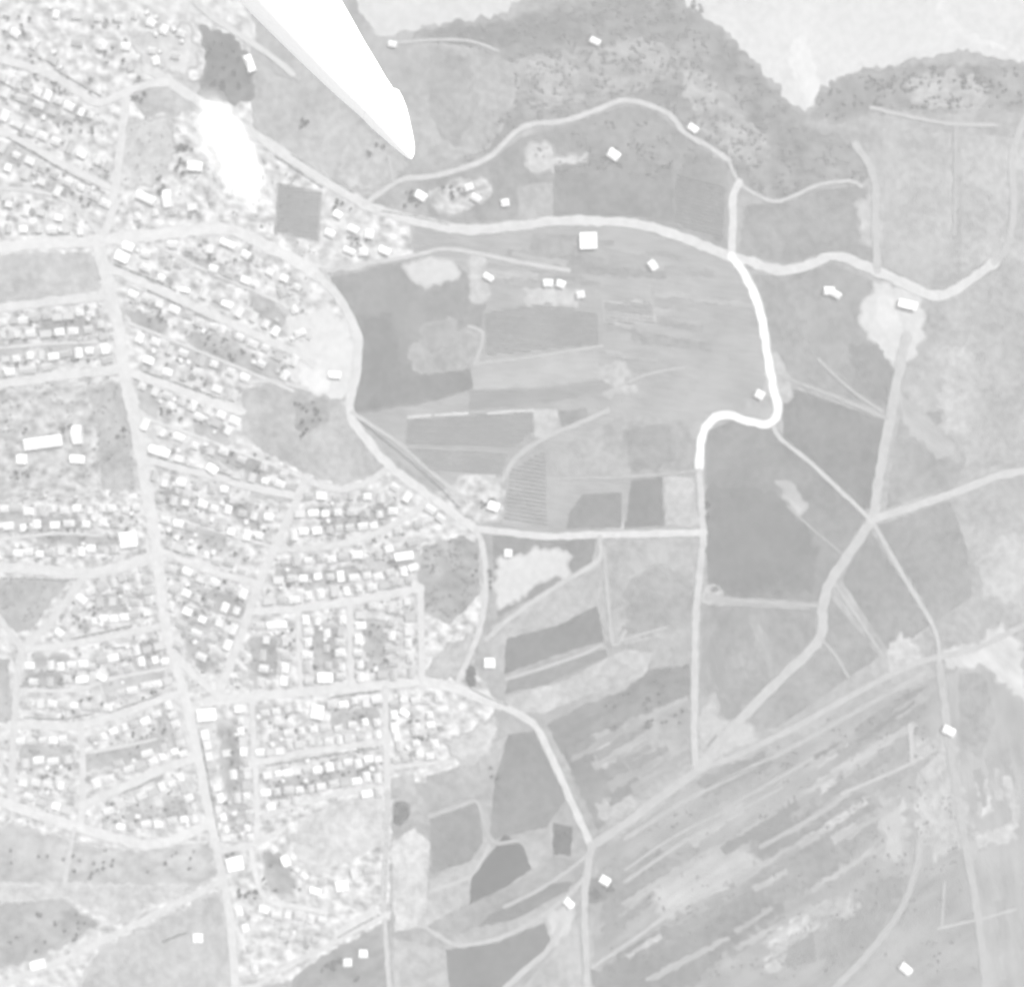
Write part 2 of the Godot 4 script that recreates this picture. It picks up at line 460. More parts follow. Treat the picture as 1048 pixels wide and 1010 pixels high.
	["garden_ground", 200, "wood", 2, 3.0, 20, [35, 671, 70, 672, 70, 680, 35, 680]],
	["garden_ground", 207, "wood", 2, 3.0, 20, [140, 662, 160, 656, 166, 690, 150, 700, 140, 682]],
	["garden_ground", 202, "wood", 2, 3.0, 20, [188, 652, 206, 656, 222, 680, 210, 686, 194, 668]],
	["garden_ground", 209, "wood", 2, 3.0, 20, [24, 764, 70, 764, 70, 786, 24, 786]],
	["garden_ground", 204, "wood", 2, 3.0, 20, [88, 772, 120, 766, 160, 752, 164, 764, 120, 782, 90, 788]],
	["garden_ground", 211, "wood", 2, 3.0, 20, [158, 722, 172, 722, 180, 764, 164, 768]],
	["garden_ground", 206, "wood", 2, 3.0, 20, [129, 816, 146, 812, 158, 826, 152, 842, 130, 838]],
	["garden_ground", 201, "wood", 2, 3.0, 20, [168, 820, 186, 818, 188, 836, 170, 840]],
	["garden_ground", 208, "wood", 2, 3.0, 20, [222, 740, 242, 742, 250, 850, 238, 850]],
	["garden_ground", 203, "wood", 2, 3.0, 20, [280, 802, 330, 792, 384, 782, 386, 794, 330, 806, 284, 816]],
	["garden_ground", 210, "wood", 2, 3.0, 20, [322, 640, 344, 640, 344, 684, 324, 684]],
	["garden_ground", 205, "wood", 2, 3.0, 20, [376, 636, 394, 636, 394, 686, 378, 684]],
	["garden_ground", 200, "wood", 2, 3.0, 20, [256, 654, 282, 652, 284, 690, 258, 692]],
	["garden_ground", 207, "wood", 2, 3.0, 20, [340, 728, 386, 724, 386, 738, 340, 744]],
	["garden_ground", 202, "wood", 2, 3.0, 20, [270, 872, 286, 874, 300, 900, 300, 916, 276, 914]],
	["garden_ground", 209, "wood", 2, 3.0, 20, [262, 724, 278, 722, 278, 740, 262, 742]],
	["garden_ground", 204, "wood", 2, 3.0, 20, [100, 612, 124, 608, 126, 622, 104, 624]],
	["garden_ground", 211, "wood", 2, 3.0, 20, [104, 700, 150, 690, 152, 700, 108, 712]],
	["garden_ground", 206, "wood", 2, 3.0, 20, [20, 96, 60, 108, 64, 126, 28, 116]],
	["garden_ground", 201, "wood", 2, 3.0, 20, [70, 106, 92, 116, 90, 128, 70, 120]],
	["garden_ground", 208, "wood", 2, 3.0, 20, [4, 150, 26, 154, 30, 166, 6, 168]],
	["garden_ground", 203, "wood", 2, 3.0, 20, [30, 178, 70, 194, 66, 204, 34, 194]],
	["scrub_ground", 204, "wood", 2, 5.0, 10, [530,62, 600,52, 660,40, 700,66, 660,86, 600,100, 552,108, 534,90]],
	["scrub_ground", 187, "wood", 2, 5.0, 10, [440,38, 500,28, 560,24, 590,34, 560,46, 500,44]],
	["scrub_ground", 205, "wood", 2, 5.0, 35, [690,60, 720,80, 790,150, 770,170, 720,130]],
	["garden_ground", 180, "wood", 5, 1.5, 0, [478,680, 486,682, 487,702, 480,704, 476,696]],
	["garden_ground", 184, "wood", 5, 3.0, 0, [600,906, 614,900, 618,916, 604,922]],
	# the streaky open land in the south-east
	["field", 199, "streak", 2, 2.0, -35, [612,872, 720,796, 800,768, 900,716, 960,692, 972,760, 988,850, 1004,930, 1012,1030, 606,1030]],
	["field", 203, "streak", 2, 2.0, 80, [968,700, 1000,668, 1060,640, 1060,1060, 1016,1030, 1000,930, 984,850]],
	["field", 192, "field", 3, 6.0, -35, [616,900, 660,872, 690,880, 660,930, 620,960]],
	["field", 187, "field", 3, 6.0, -35, [610,1000, 660,960, 720,940, 770,900, 800,930, 720,990, 690,1030, 620,1030]],
	["field", 191, "field", 3, 7.0, -35, [770,862, 830,830, 870,800, 900,830, 850,900, 800,920, 770,900]],
	["field", 187, "field", 4, 5.0, -35, [772,858, 806,826, 812,850, 780,876]],
	["field", 192, "field", 3, 6.0, -60, [842,980, 850,940, 900,900, 930,900, 900,950, 870,990]],
	["field", 190, "field", 3, 4.0, -35, [716,800, 780,772, 790,780, 724,812]],
	["field", 215, "streak", 4, 5.0, -35, [668,912, 700,890, 750,866, 776,880, 740,908, 700,930, 676,940]],
	["field", 214, "streak", 4, 6.0, 80, [902,820, 926,816, 930,880, 908,880]],
	["field", 217, "field", 4, 8.0, 85, [936,760, 976,750, 992,860, 960,880, 940,850]],
	["field", 197, "field", 4, 1.5, 80, [982,688, 1008,690, 1020,736, 1004,776, 982,764]],
	["yard", 236, "streak", 4, 4.0, 45, [968,668, 1000,660, 1026,640, 1044,660, 1052,720, 1030,700, 1010,682, 970,682]],
	["yard", 229, "field", 4, 4.0, 45, [908,672, 922,650, 936,660, 944,676, 916,684]],
	["field", 227, "field", 4, 3.0, 80, [1002,798, 1020,798, 1014,830, 1006,836]],
	["field", 222, "field", 4, 4.0, -15, [994,856, 1040,844, 1040,856, 1004,866]],
	["field", 221, "field", 4, 6.0, 85, [838,798, 850,794, 854,818, 842,820]],
	["field", 225, "field", 4, 4.0, -60, [784,990, 790,960, 808,942, 828,936, 826,950, 804,964, 794,996]],
	["field", 209, "field", 4, 5.0, -20, [826,934, 870,916, 880,930, 836,950]],
	["field", 215, "field", 3, 5.0, -5, [1000,560, 1060,540, 1060,620, 1010,610]],
	["yard", 222, "field", 3, 3.0, 30, [724,598, 736,600, 742,616, 722,614]],
	["yard", 219, "field", 3, 3.0, 30, [716,730, 730,712, 736,736, 766,742, 776,756, 740,770, 720,784]],
	["field", 194, "field", 4, 2.0, 30, [722,764, 732,752, 744,756, 736,768]],
	["yard", 220, "field", 4, 3.0, 30, [782,366, 794,362, 812,392, 806,408, 786,400]],
	["field", 216, "streak", 4, 3.0, 35, [798,490, 812,498, 824,516, 818,526, 806,512]],
	["yard", 226, "town", 3, 3.0, 0, [444,510, 480,482, 512,490, 514,530, 484,534]],
	["yard", 224, "field", 4, 1.5, 0, [618,530, 638,530, 638,542, 618,542]],
]

func make_fields():
	for f in FIELDS:
		var poly := ragged(pts(f[6]), 5.0, f[4])
		if Geometry2D.is_polygon_clockwise(poly):
			poly.reverse()
		var tris := fill(poly, 15.0)
		var o := sheet(f[0], tris, 0.05 * f[3] + 0.0015 * (names.get(f[0], 0) % 20), mat(tone(f[1]), f[2]), deg_to_rad(f[5]))
		o.set_meta("kind", "structure")
		if f[4] < 3.0 or f[0] == "town_ground" or f[0].begins_with("sand"):
			continue
		# worn ground has no hard outline: trodden or thinly grown verges in between tones
		var around: float = 231.0 if f[6][0] < 400 and f[6][1] > 240 or f[0] == "garden_ground" else 202.0
		if f[1] < 196:
			around = f[1] + 4.0
		elif f[0] == "yard" and f[3] >= 4 and f[1] > 240:
			around = 240.0
		for k in [1, 2]:
			var wider := Geometry2D.offset_polygon(poly, 1.8 * k, Geometry2D.JOIN_ROUND)
			if wider.is_empty():
				continue
			var outline := ragged(wider[0], 6.0, 1.5)
			if Geometry2D.is_polygon_clockwise(outline):
				outline.reverse()
			var e := sheet("verge", fill(outline, 15.0), 0.05 * f[3] - 0.008 * k, mat(tone(lerpf(f[1], around, 0.33 * k)), f[2]), deg_to_rad(f[5]))
			e.set_meta("kind", "structure")

# narrow ploughed and fallow plots lying side by side
func strips(outline: Array, slope: float, n: int, tones: Array, lift: float, long: Vector2, wide: Vector2):
	var poly := pts(outline)
	if Geometry2D.is_polygon_clockwise(poly):
		poly.reverse()
	var lo := poly[0]
	var hi := poly[0]
	for p in poly:
		lo = lo.min(p)
		hi = hi.max(p)
	var made := 0
	while made < n:
		var c := Vector2(rng.randf_range(lo.x, hi.x), rng.randf_range(lo.y, hi.y))
		if not Geometry2D.is_point_in_polygon(c, poly):
			continue
		var u := Vector2.from_angle(deg_to_rad(slope + rng.randf_range(-4, 4)))
		var h := u * rng.randf_range(long.x, long.y) * 0.5 * S
		var v := u.orthogonal() * rng.randf_range(wide.x, wide.y) * 0.5 * S
		var quad_line := ragged(PackedVector2Array([c - h - v, c + h - v * rng.randf_range(0.5, 1.0), c + h + v * rng.randf_range(0.5, 1.0), c - h + v]), 5.0, 2.2)
		if Geometry2D.is_polygon_clockwise(quad_line):
			quad_line.reverse()
		for piece in Geometry2D.intersect_polygons(quad_line, poly):
			var o := sheet("field", fill(piece, 15.0), lift + 0.008 * made, mat(tone(tones[made % tones.size()] + rng.randf_range(-2, 2)), "plough" if made % 2 else "field"), deg_to_rad(slope))
			o.set_meta("kind", "structure")
			break
		made += 1

func make_strips():
	strips([622,884, 720,806, 800,776, 900,722, 950,700, 962,770, 930,800, 900,880, 800,990, 640,1006, 612,960], -32, 44, [196, 207, 192, 212, 199, 188, 215, 204], 0.34, Vector2(40, 130), Vector2(4, 11))
	strips([500,250, 560,244, 650,244, 740,272, 772,310, 782,360, 740,400, 640,400, 616,352, 616,310, 500,312], 6, 26, [198, 206, 195, 209, 192, 203], 0.34, Vector2(40, 120), Vector2(4, 12))
	strips([730,630, 830,628, 832,650, 760,726, 722,690], 75, 8, [197, 191, 200], 0.34, Vector2(30, 70), Vector2(8, 16))
	strips([966,780, 1000,780, 1044,760, 1046,1000, 1016,1004], 80, 12, [209, 198, 214, 204], 0.34, Vector2(30, 90), Vector2(5, 12))
	strips([572,750, 690,690, 704,700, 704,776, 620,846, 600,810], -28, 14, [187, 199, 192, 203], 0.34, Vector2(30, 80), Vector2(5, 12))

# -------------------------------------------------------------------- roads, streets, tracks
# [name, width in map units, grey, points]
const ROADS := [
	["road", 12, 246, [-60,256, 0,253, 50,249, 100,246, 160,240, 215,234, 240,236, 270,250, 300,266, 326,283]],
	["road", 9, 241, [326,283, 345,302, 360,328, 367,352, 364,385, 358,420, 375,450, 400,478, 440,508, 466,527, 486,541]],
	["road", 10, 240, [150,70, 205,104, 262,139, 310,170, 363,203, 385,214, 430,227, 480,235, 530,231, 560,227, 600,226, 650,229, 690,240, 745,261, 775,270, 802,277, 830,270, 855,262, 880,270, 912,284, 940,297, 962,303, 985,292, 1005,278, 1020,267]],
	["track", 7, 219, [1018,268, 1032,250, 1038,210, 1036,160, 1050,120]],
	["road", 5.5, 231, [374,208, 400,190, 415,183, 445,180, 480,170, 505,158, 526,136, 545,127, 575,124, 610,113, 635,103, 660,106, 685,117, 700,135, 725,150, 746,164]],
	["track", 4, 226, [746,164, 756,186, 772,198, 792,206, 812,201, 836,190, 870,185, 882,191]],
	["road", 8, 238, [757,186, 750,204, 750,225, 749,262]],
	["road", 8.5, 272, [749,262, 766,288, 778,320, 784,355, 791,395, 796,414, 795,427, 785,434, 766,431, 745,424, 733,427, 722,438, 717,455, 716,482]],
	["road", 7, 229, [716,482, 718,515, 720,546, 716,590, 712,640, 711,700, 711,760, 713,786]],
	["road", 7, 240, [486,541, 520,545, 560,549, 620,547, 721,545]],
	["road", 6, 232, [487,543, 494,560, 497,600, 492,640, 481,670, 468,700]],
	["road", 10, 243, [212,718, 270,712, 330,706, 400,700, 430,697, 470,706, 512,722]],
	["road", 7, 238, [512,722, 545,740, 560,765, 580,810, 598,850, 605,866]],
	["road", 7, 222, [605,866, 600,900, 598,930, 600,970, 602,1040]],
	["road", 9, 219, [605,866, 650,835, 690,805, 715,788]],
	["road", 6, 219, [715,788, 760,770, 810,746, 860,718, 905,694, 945,676, 1000,663, 1070,628]],
	["track", 5, 212, [640,858, 700,820, 760,790, 812,764, 862,736, 905,712, 950,686]],
	["track", 4, 212, [741,828, 790,800, 832,776]],
	["track", 3, 211, [700,860, 760,828, 800,806]],
	["track", 5, 209, [779,866, 830,838, 868,812]],
	["track", 4, 213, [640,902, 690,868, 722,850]],
	["track", 3, 214, [967,902, 964,948]],
	["track", 3, 236, [418,427, 440,425]],
	["track", 3, 238, [445,425, 478,423]],
	["track", 3, 236, [500,423, 522,421, 545,420]],
	["road", 10, 222, [716,784, 745,750, 790,703, 838,655, 842,620, 850,595, 870,565, 892,532, 898,500, 905,460, 913,420, 920,380, 928,345]],
	["track", 4.5, 229, [892,532, 860,502, 828,472, 800,450, 792,437]],
	["track", 4.5, 224, [892,532, 925,590, 957,645, 962,682]],
	["track", 8, 214, [962,682, 967,720, 970,750, 978,800, 986,850, 1000,930, 1012,1030]],
	["track", 8, 228, [892,532, 930,520, 975,505, 1020,488, 1070,478]],
	["track", 3, 213, [722,612, 760,615, 838,620]],
	["track", 3.5, 216, [855,598, 880,635, 903,670]],
	["track", 3.5, 213, [842,655, 856,672, 868,692]],
	["track", 2.5, 206, [806,518, 830,540, 862,567]],
	["track", 3.5, 213, [797,384, 850,404, 908,428]],
	["track", 3, 214, [838,368, 870,398, 902,420]],
	["track", 8, 219, [876,148, 888,166, 896,190, 896,230, 898,277]],
	["track", 4, 221, [892,110, 935,120, 975,127, 1020,128]],
	["track", 4, 211, [978,130, 978,180, 977,240]],
	["track", 4, 224, [360,422, 385,438, 410,455, 440,482, 480,514]],
	["track", 4.5, 228, [330,278, 372,270, 405,265, 425,261, 456,255, 492,260, 530,268, 582,277]],
	["track", 3, 222, [396,45, 440,41, 480,42, 510,52]],
	["track", 5, 219, [434,948, 450,958, 470,967, 510,960, 545,943, 575,922, 600,896]],
	["track", 4, 215, [516,928, 545,914, 580,892, 604,872]],
	["track", 6, 222, [516,1012, 540,990, 562,970, 574,944]],
	["track", 4, 217, [606,990, 650,960, 700,925, 745,908]],
	["track", 7, 213, [846,1020, 880,985, 905,955, 925,925, 938,890, 942,860]],
	["track", 5, 219, [514,492, 524,474, 534,463, 560,447, 600,430, 622,420]],
	["track", 5, 225, [614,549, 613,572, 590,588, 560,606, 520,634, 498,654]],
	["track", 3.5, 219, [518,695, 560,682, 600,668, 616,660]],
	["track", 3, 215, [634,656, 660,648, 682,642]],
	["track", 4, 217, [640,646, 628,660, 622,610, 618,560]],
	["track", 4, 218, [486,372, 492,356, 494,340, 480,334]],
	["track", 3, 219, [486,372, 540,366, 616,354]],
	["track", 4, 214, [440,835, 470,825, 488,820, 496,844, 506,862, 530,860]],
	["track", 4, 222, [500,866, 490,884, 478,898, 440,912]],
	["track", 3, 214, [760,822, 720,840, 680,862, 640,890]],
	["track", 3.5, 219, [862,812, 900,796, 935,780]],
	["track", 5, 222, [932,742, 934,778]],
	["track", 3, 219, [1040,930, 1004,940, 960,950]],
	["track", 3, 215, [700,376, 660,384, 620,402]],
	["track", 3, 212, [560,490, 640,488, 712,482]],
	["track", 3, 221, [398,160, 402,184]],
	["road", 6, 236, [180,-30, 206,8, 236,30, 270,52, 300,76]],
	["street", 13, 242, [100,246, 108,280, 120,330, 128,385, 140,440, 150,500, 158,550, 162,580]],
	["street", 10, 244, [162,580, 166,620, 174,660, 186,702, 200,760, 208,800, 220,860]],
	["street", 8, 240, [220,860, 228,900, 236,945, 242,1040]],
	["street", 8, 241, [103,246, 112,225, 118,195, 122,160, 128,110, 134,92, 170,84]],
	["street", 8, 242, [-40,58, 5,62, 50,76, 80,94, 100,105, 134,92]],
	["street", 7, 242, [-40,112, 0,134, 30,148, 62,167, 115,193]],
	["street", 4, 238, [-40,192, 0,193, 40,196, 75,210, 100,238]],
	["street", 9, 241, [-40,320, 0,315, 50,309, 106,303]],
	["street", 9, 241, [-40,402, 0,394, 60,385, 128,378]],
	["street", 8, 243, [108,273, 150,291, 200,314, 260,342, 300,360, 320,372]],
	["street", 9, 245, [128,379, 180,398, 222,414, 248,421]],
	["lane", 3, 243, [131,330, 200,358, 270,387, 300,400]],
	["lane", 3, 245, [149,428, 200,446, 270,472, 312,490]],
	["lane", 3, 241, [160,250, 200,272, 270,302, 296,316]],
	["lane", 3, 244, [160,523, 210,540, 270,557, 284,560]],
	["street", 8, 243, [140,467, 180,478, 220,487, 252,497, 306,508]],
	["street", 9, 239, [314,488, 302,515, 286,550, 268,590, 250,640, 235,680, 222,714]],
	["street", 6.5, 240, [312,490, 332,498, 352,501, 375,494, 392,482]],
	["street", 11, 241, [-40,580, 0,580, 50,584, 90,587, 130,578, 160,570]],
	["street", 8, 237, [86,590, 60,625, 36,652, 22,664]],
	["street", 6, 236, [-10,622, 8,644, 22,664]],
	["street", 7, 240, [22,664, 60,661, 110,652, 168,640]],
	["lane", 4, 240, [22,706, 77,706, 116,694, 170,684]],
	["street", 8, 243, [10,741, 70,743, 110,735, 150,721, 188,708]],
	["street", 7, 235, [22,664, 17,700, 14,760, 10,822]],
	["street", 7, 240, [82,742, 85,790, 83,846]],
	["lane", 3, 238, [88,770, 125,764, 160,756]],
	["street", 8, 241, [84,824, 120,808, 160,790, 204,774]],
	["street", 10, 246, [-40,808, 5,822, 40,834, 80,846, 120,858, 150,864, 180,858, 216,842]],
	["lane", 5, 233, [76,848, 70,880, 66,906]],
	["street", 7, 239, [-30,1020, 20,1000, 60,984, 100,965, 150,940, 190,920, 226,902]],
	["street", 7, 243, [162,562, 197,577, 228,588, 268,598]],
	["street", 7, 243, [176,664, 190,682, 206,698, 222,712]],
	["street", 7, 239, [284,562, 330,560, 378,548, 412,532, 440,512]],
	["street", 8, 243, [256,626, 300,623, 350,617, 400,608, 430,602]],
	["street", 6, 241, [305,624, 306,660, 308,704]],
	["street", 6, 240, [358,618, 358,660, 360,702]],
	["street", 7, 241, [430,602, 431,640, 432,696]],
	["street", 6, 241, [258,716, 260,770, 263,820, 262,866]],
	["street", 5, 246, [256,866, 263,900, 268,915, 278,923, 300,927, 334,934]],
	["street", 7, 241, [262,781, 300,772, 350,764, 396,757]],
	["street", 6, 240, [394,704, 395,760, 397,810]],
	["lane", 5, 226, [397,810, 395,870, 393,930, 400,1030]],
	["lane", 5, 239, [270,834, 310,822, 360,809, 397,801]],
	["lane", 5, 239, [398,786, 440,781, 462,780]],
	["lane", 6, 241, [222,872, 246,866, 270,858, 290,848]],
	["street", 5, 239, [250,1016, 300,986, 350,960, 398,934]],
	["lane", 4, 236, [314,398, 280,390, 250,392]],
	["lane", 3, 240, [0,552, 60,546, 100,548]],
	["lane", 3, 238, [0,356, 50,352, 100,350]],
]

func make_roads():
	var i := 0
	for r in ROADS:
		i += 1
		var line := smooth(pts(r[3]), 7.0)
		road_lines.append([line, r[1] * S * 0.5])
		var tris := PackedVector2Array()
		var left := PackedVector2Array()
		var right := PackedVector2Array()
		for k in line.size():
			var d := (line[mini(k + 1, line.size() - 1)] - line[maxi(k - 1, 0)]).normalized()
			var nn := Vector2(-d.y, d.x)
			var w: float = r[1] * S * 0.5
			var p := line[k]
			left.append(p + nn * w * (1.0 + 0.45 * wob.get_noise_2d(p.x * 2.0 + i * 50, p.y * 2.0)))
			right.append(p - nn * w * (1.0 + 0.45 * wob.get_noise_2d(p.x * 2.0, p.y * 2.0 + i * 50)))
		for k in line.size() - 1:
			tris.append_array([left[k], left[k + 1], right[k + 1], left[k], right[k + 1], right[k]])
		# rounded ends, so that junctions join
		for e in [[0, left[0], right[0]], [line.size() - 1, right[line.size() - 1], left[line.size() - 1]]]:
			var c: Vector2 = line[e[0]]
			var a0: float = (e[1] - c).angle()
			var rr: float = (e[1] - c).length()
			for q in 6:
				var a1 := a0 + PI / 6.0 * q
				var a2 := a0 + PI / 6.0 * (q + 1)
				tris.append_array([c, c + Vector2.from_angle(a1) * rr, c + Vector2.from_angle(a2) * rr])
		var o := sheet(r[0], tris, 0.74 + 0.004 * i, mat(tone(r[2]), "road"))
		o.set_meta("kind", "structure")

func clear_of_roads(p: Vector2, gap: float) -> bool:
	for r in road_lines:
		var line: PackedVector2Array = r[0]
		var w: float = r[1] + gap
		for k in line.size() - 1:
			if absf(line[k].x - p.x) > 40.0 or absf(line[k].y - p.y) > 40.0:
				continue
			if p.distance_to(Geometry2D.get_closest_point_to_segment(p, line[k], line[k + 1])) < w:
				return false
	return true

# -------------------------------------------------------------------- houses
# rows: [x0, y0, x1, y1, how many, which street]
const STREETS := [
	"beside the two slanting streets in the north-west quarter",           # 0
	"in the loose row below the thin curved north-western lane",       # 1
	"scattered on open lots north of the slanting streets",                # 2
	"on the narrow lots below the wide northern road",                     # 3
	"along the slanting street above the thin lane",                 # 4
	"between the thin back lane and short slanting street",       # 5
	"below the short wide slanting street, above the common",              # 6
	"in the block west of the main street, above the school",              # 7
	"in the two rows below the school field",                              # 8
	"in the wedge-shaped block beside the dark triangle field",          # 9
	"in the long block crossed by a thin curved lane",                     # 10
	"in the rows above the broad south-western street",        # 11
	"in the even white row lining the main street",                        # 12
	"in the second row behind the even main street row",                   # 13
	"on the ladder streets above the pale oval field",         # 14
	"in the small block closing the ladder streets",            # 15
	"in the squared blocks above the cross road",                          # 16
	"in the terraces between common and squared blocks",           # 17
	"on slanting lots east of the main street",                        # 18
	"on the bent lane below the pale oval field",                          # 19
]
const ROWS := [
	[4,79,94,120,9,0], [6,121,112,170,9,0], [4,152,110,206,9,0], [6,96,70,122,5,0], [10,172,60,196,4,0],
	[8,210,62,222,4,1], [10,233,84,236,6,1],
	[18,34,54,60,3,2], [58,14,120,20,4,2], [124,12,186,36,5,2], [80,44,180,56,5,2], [136,70,160,64,2,2],
	[140,222,196,214,4,3], [176,250,216,256,3,3], [252,262,306,294,5,3], [150,262,172,268,2,3], [186,266,250,292,5,3],
	[150,276,168,284,2,4], [196,292,284,338,8,4], [138,300,300,370,13,4], [290,300,306,340,3,4],
	[144,345,250,386,8,5], [172,380,238,404,5,5], [160,356,236,378,5,5], [270,372,292,384,2,5],
	[148,392,240,428,8,6], [160,408,236,440,6,6], [150,436,216,460,5,6], [184,468,300,504,9,6], [228,462,290,486,4,6],
	[4,330,92,320,9,7], [4,344,90,338,7,7], [6,368,92,360,8,7], [100,322,110,368,5,7], [10,380,50,376,3,7],
	[6,522,140,520,12,8], [8,540,40,538,3,8], [40,536,120,536,6,8], [10,566,126,562,12,8],
	[94,604,126,592,4,9], [84,614,60,648,4,9], [104,616,150,614,5,9], [96,636,150,628,6,9], [150,592,158,632,4,9],
	[30,682,96,680,7,10], [104,674,164,660,6,10], [88,694,160,674,6,10], [30,720,112,724,8,10], [114,710,172,698,6,10], [166,652,172,700,5,10], [34,696,70,696,3,10],
	[24,758,74,756,6,11], [26,780,70,776,4,11], [24,800,74,806,5,11], [30,816,70,828,4,11], [96,756,170,728,8,11], [96,748,110,742,1,11], [174,722,188,770,6,11], [98,800,180,770,8,11], [120,780,168,764,4,11], [112,828,178,800,7,11], [186,796,200,838,5,11], [136,846,190,838,5,11], [110,842,124,846,2,11],
	[211,752,232,858,11,12],
	[246,726,258,856,13,13], [234,770,246,840,4,13],
	[268,770,388,752,13,14], [272,728,386,716,11,14], [282,752,386,738,9,14], [274,794,388,776,12,14], [272,812,388,794,11,14], [276,826,388,804,9,14], [270,740,272,764,2,14],
	[404,718,448,714,5,15], [404,732,408,764,4,15], [440,730,446,770,5,15], [404,776,440,772,5,15], [420,736,426,760,3,15],
	[266,640,300,636,4,16], [272,654,268,698,4,16], [294,646,292,696,5,16], [314,634,316,696,6,16], [350,634,350,692,6,16], [324,634,346,632,2,16], [322,692,344,690,3,16], [368,628,368,692,6,16], [400,622,402,690,6,16], [376,690,420,688,4,16], [418,616,420,672,5,16], [380,620,412,616,3,16], [334,648,336,680,3,16], [276,616,420,594,12,16],
	[316,506,390,510,6,17], [306,526,416,524,9,17], [300,546,384,538,8,17], [292,574,376,568,8,17], [286,594,376,588,8,17], [388,566,424,556,4,17], [388,590,424,582,4,17], [404,500,452,530,5,17], [386,544,428,536,3,17],
	[156,490,230,502,6,18], [164,508,276,530,9,18], [168,532,280,552,9,18], [172,556,262,586,8,18], [176,580,250,606,6,18], [178,602,242,626,6,18], [176,620,240,644,5,18], [186,640,232,660,4,18], [184,660,226,682,3,18],
	[270,858,292,882,3,19], [296,884,326,912,3,19], [270,932,330,942,6,19], [246,930,262,990,4,19], [330,900,380,890,4,19], [290,956,340,964,4,19],
]
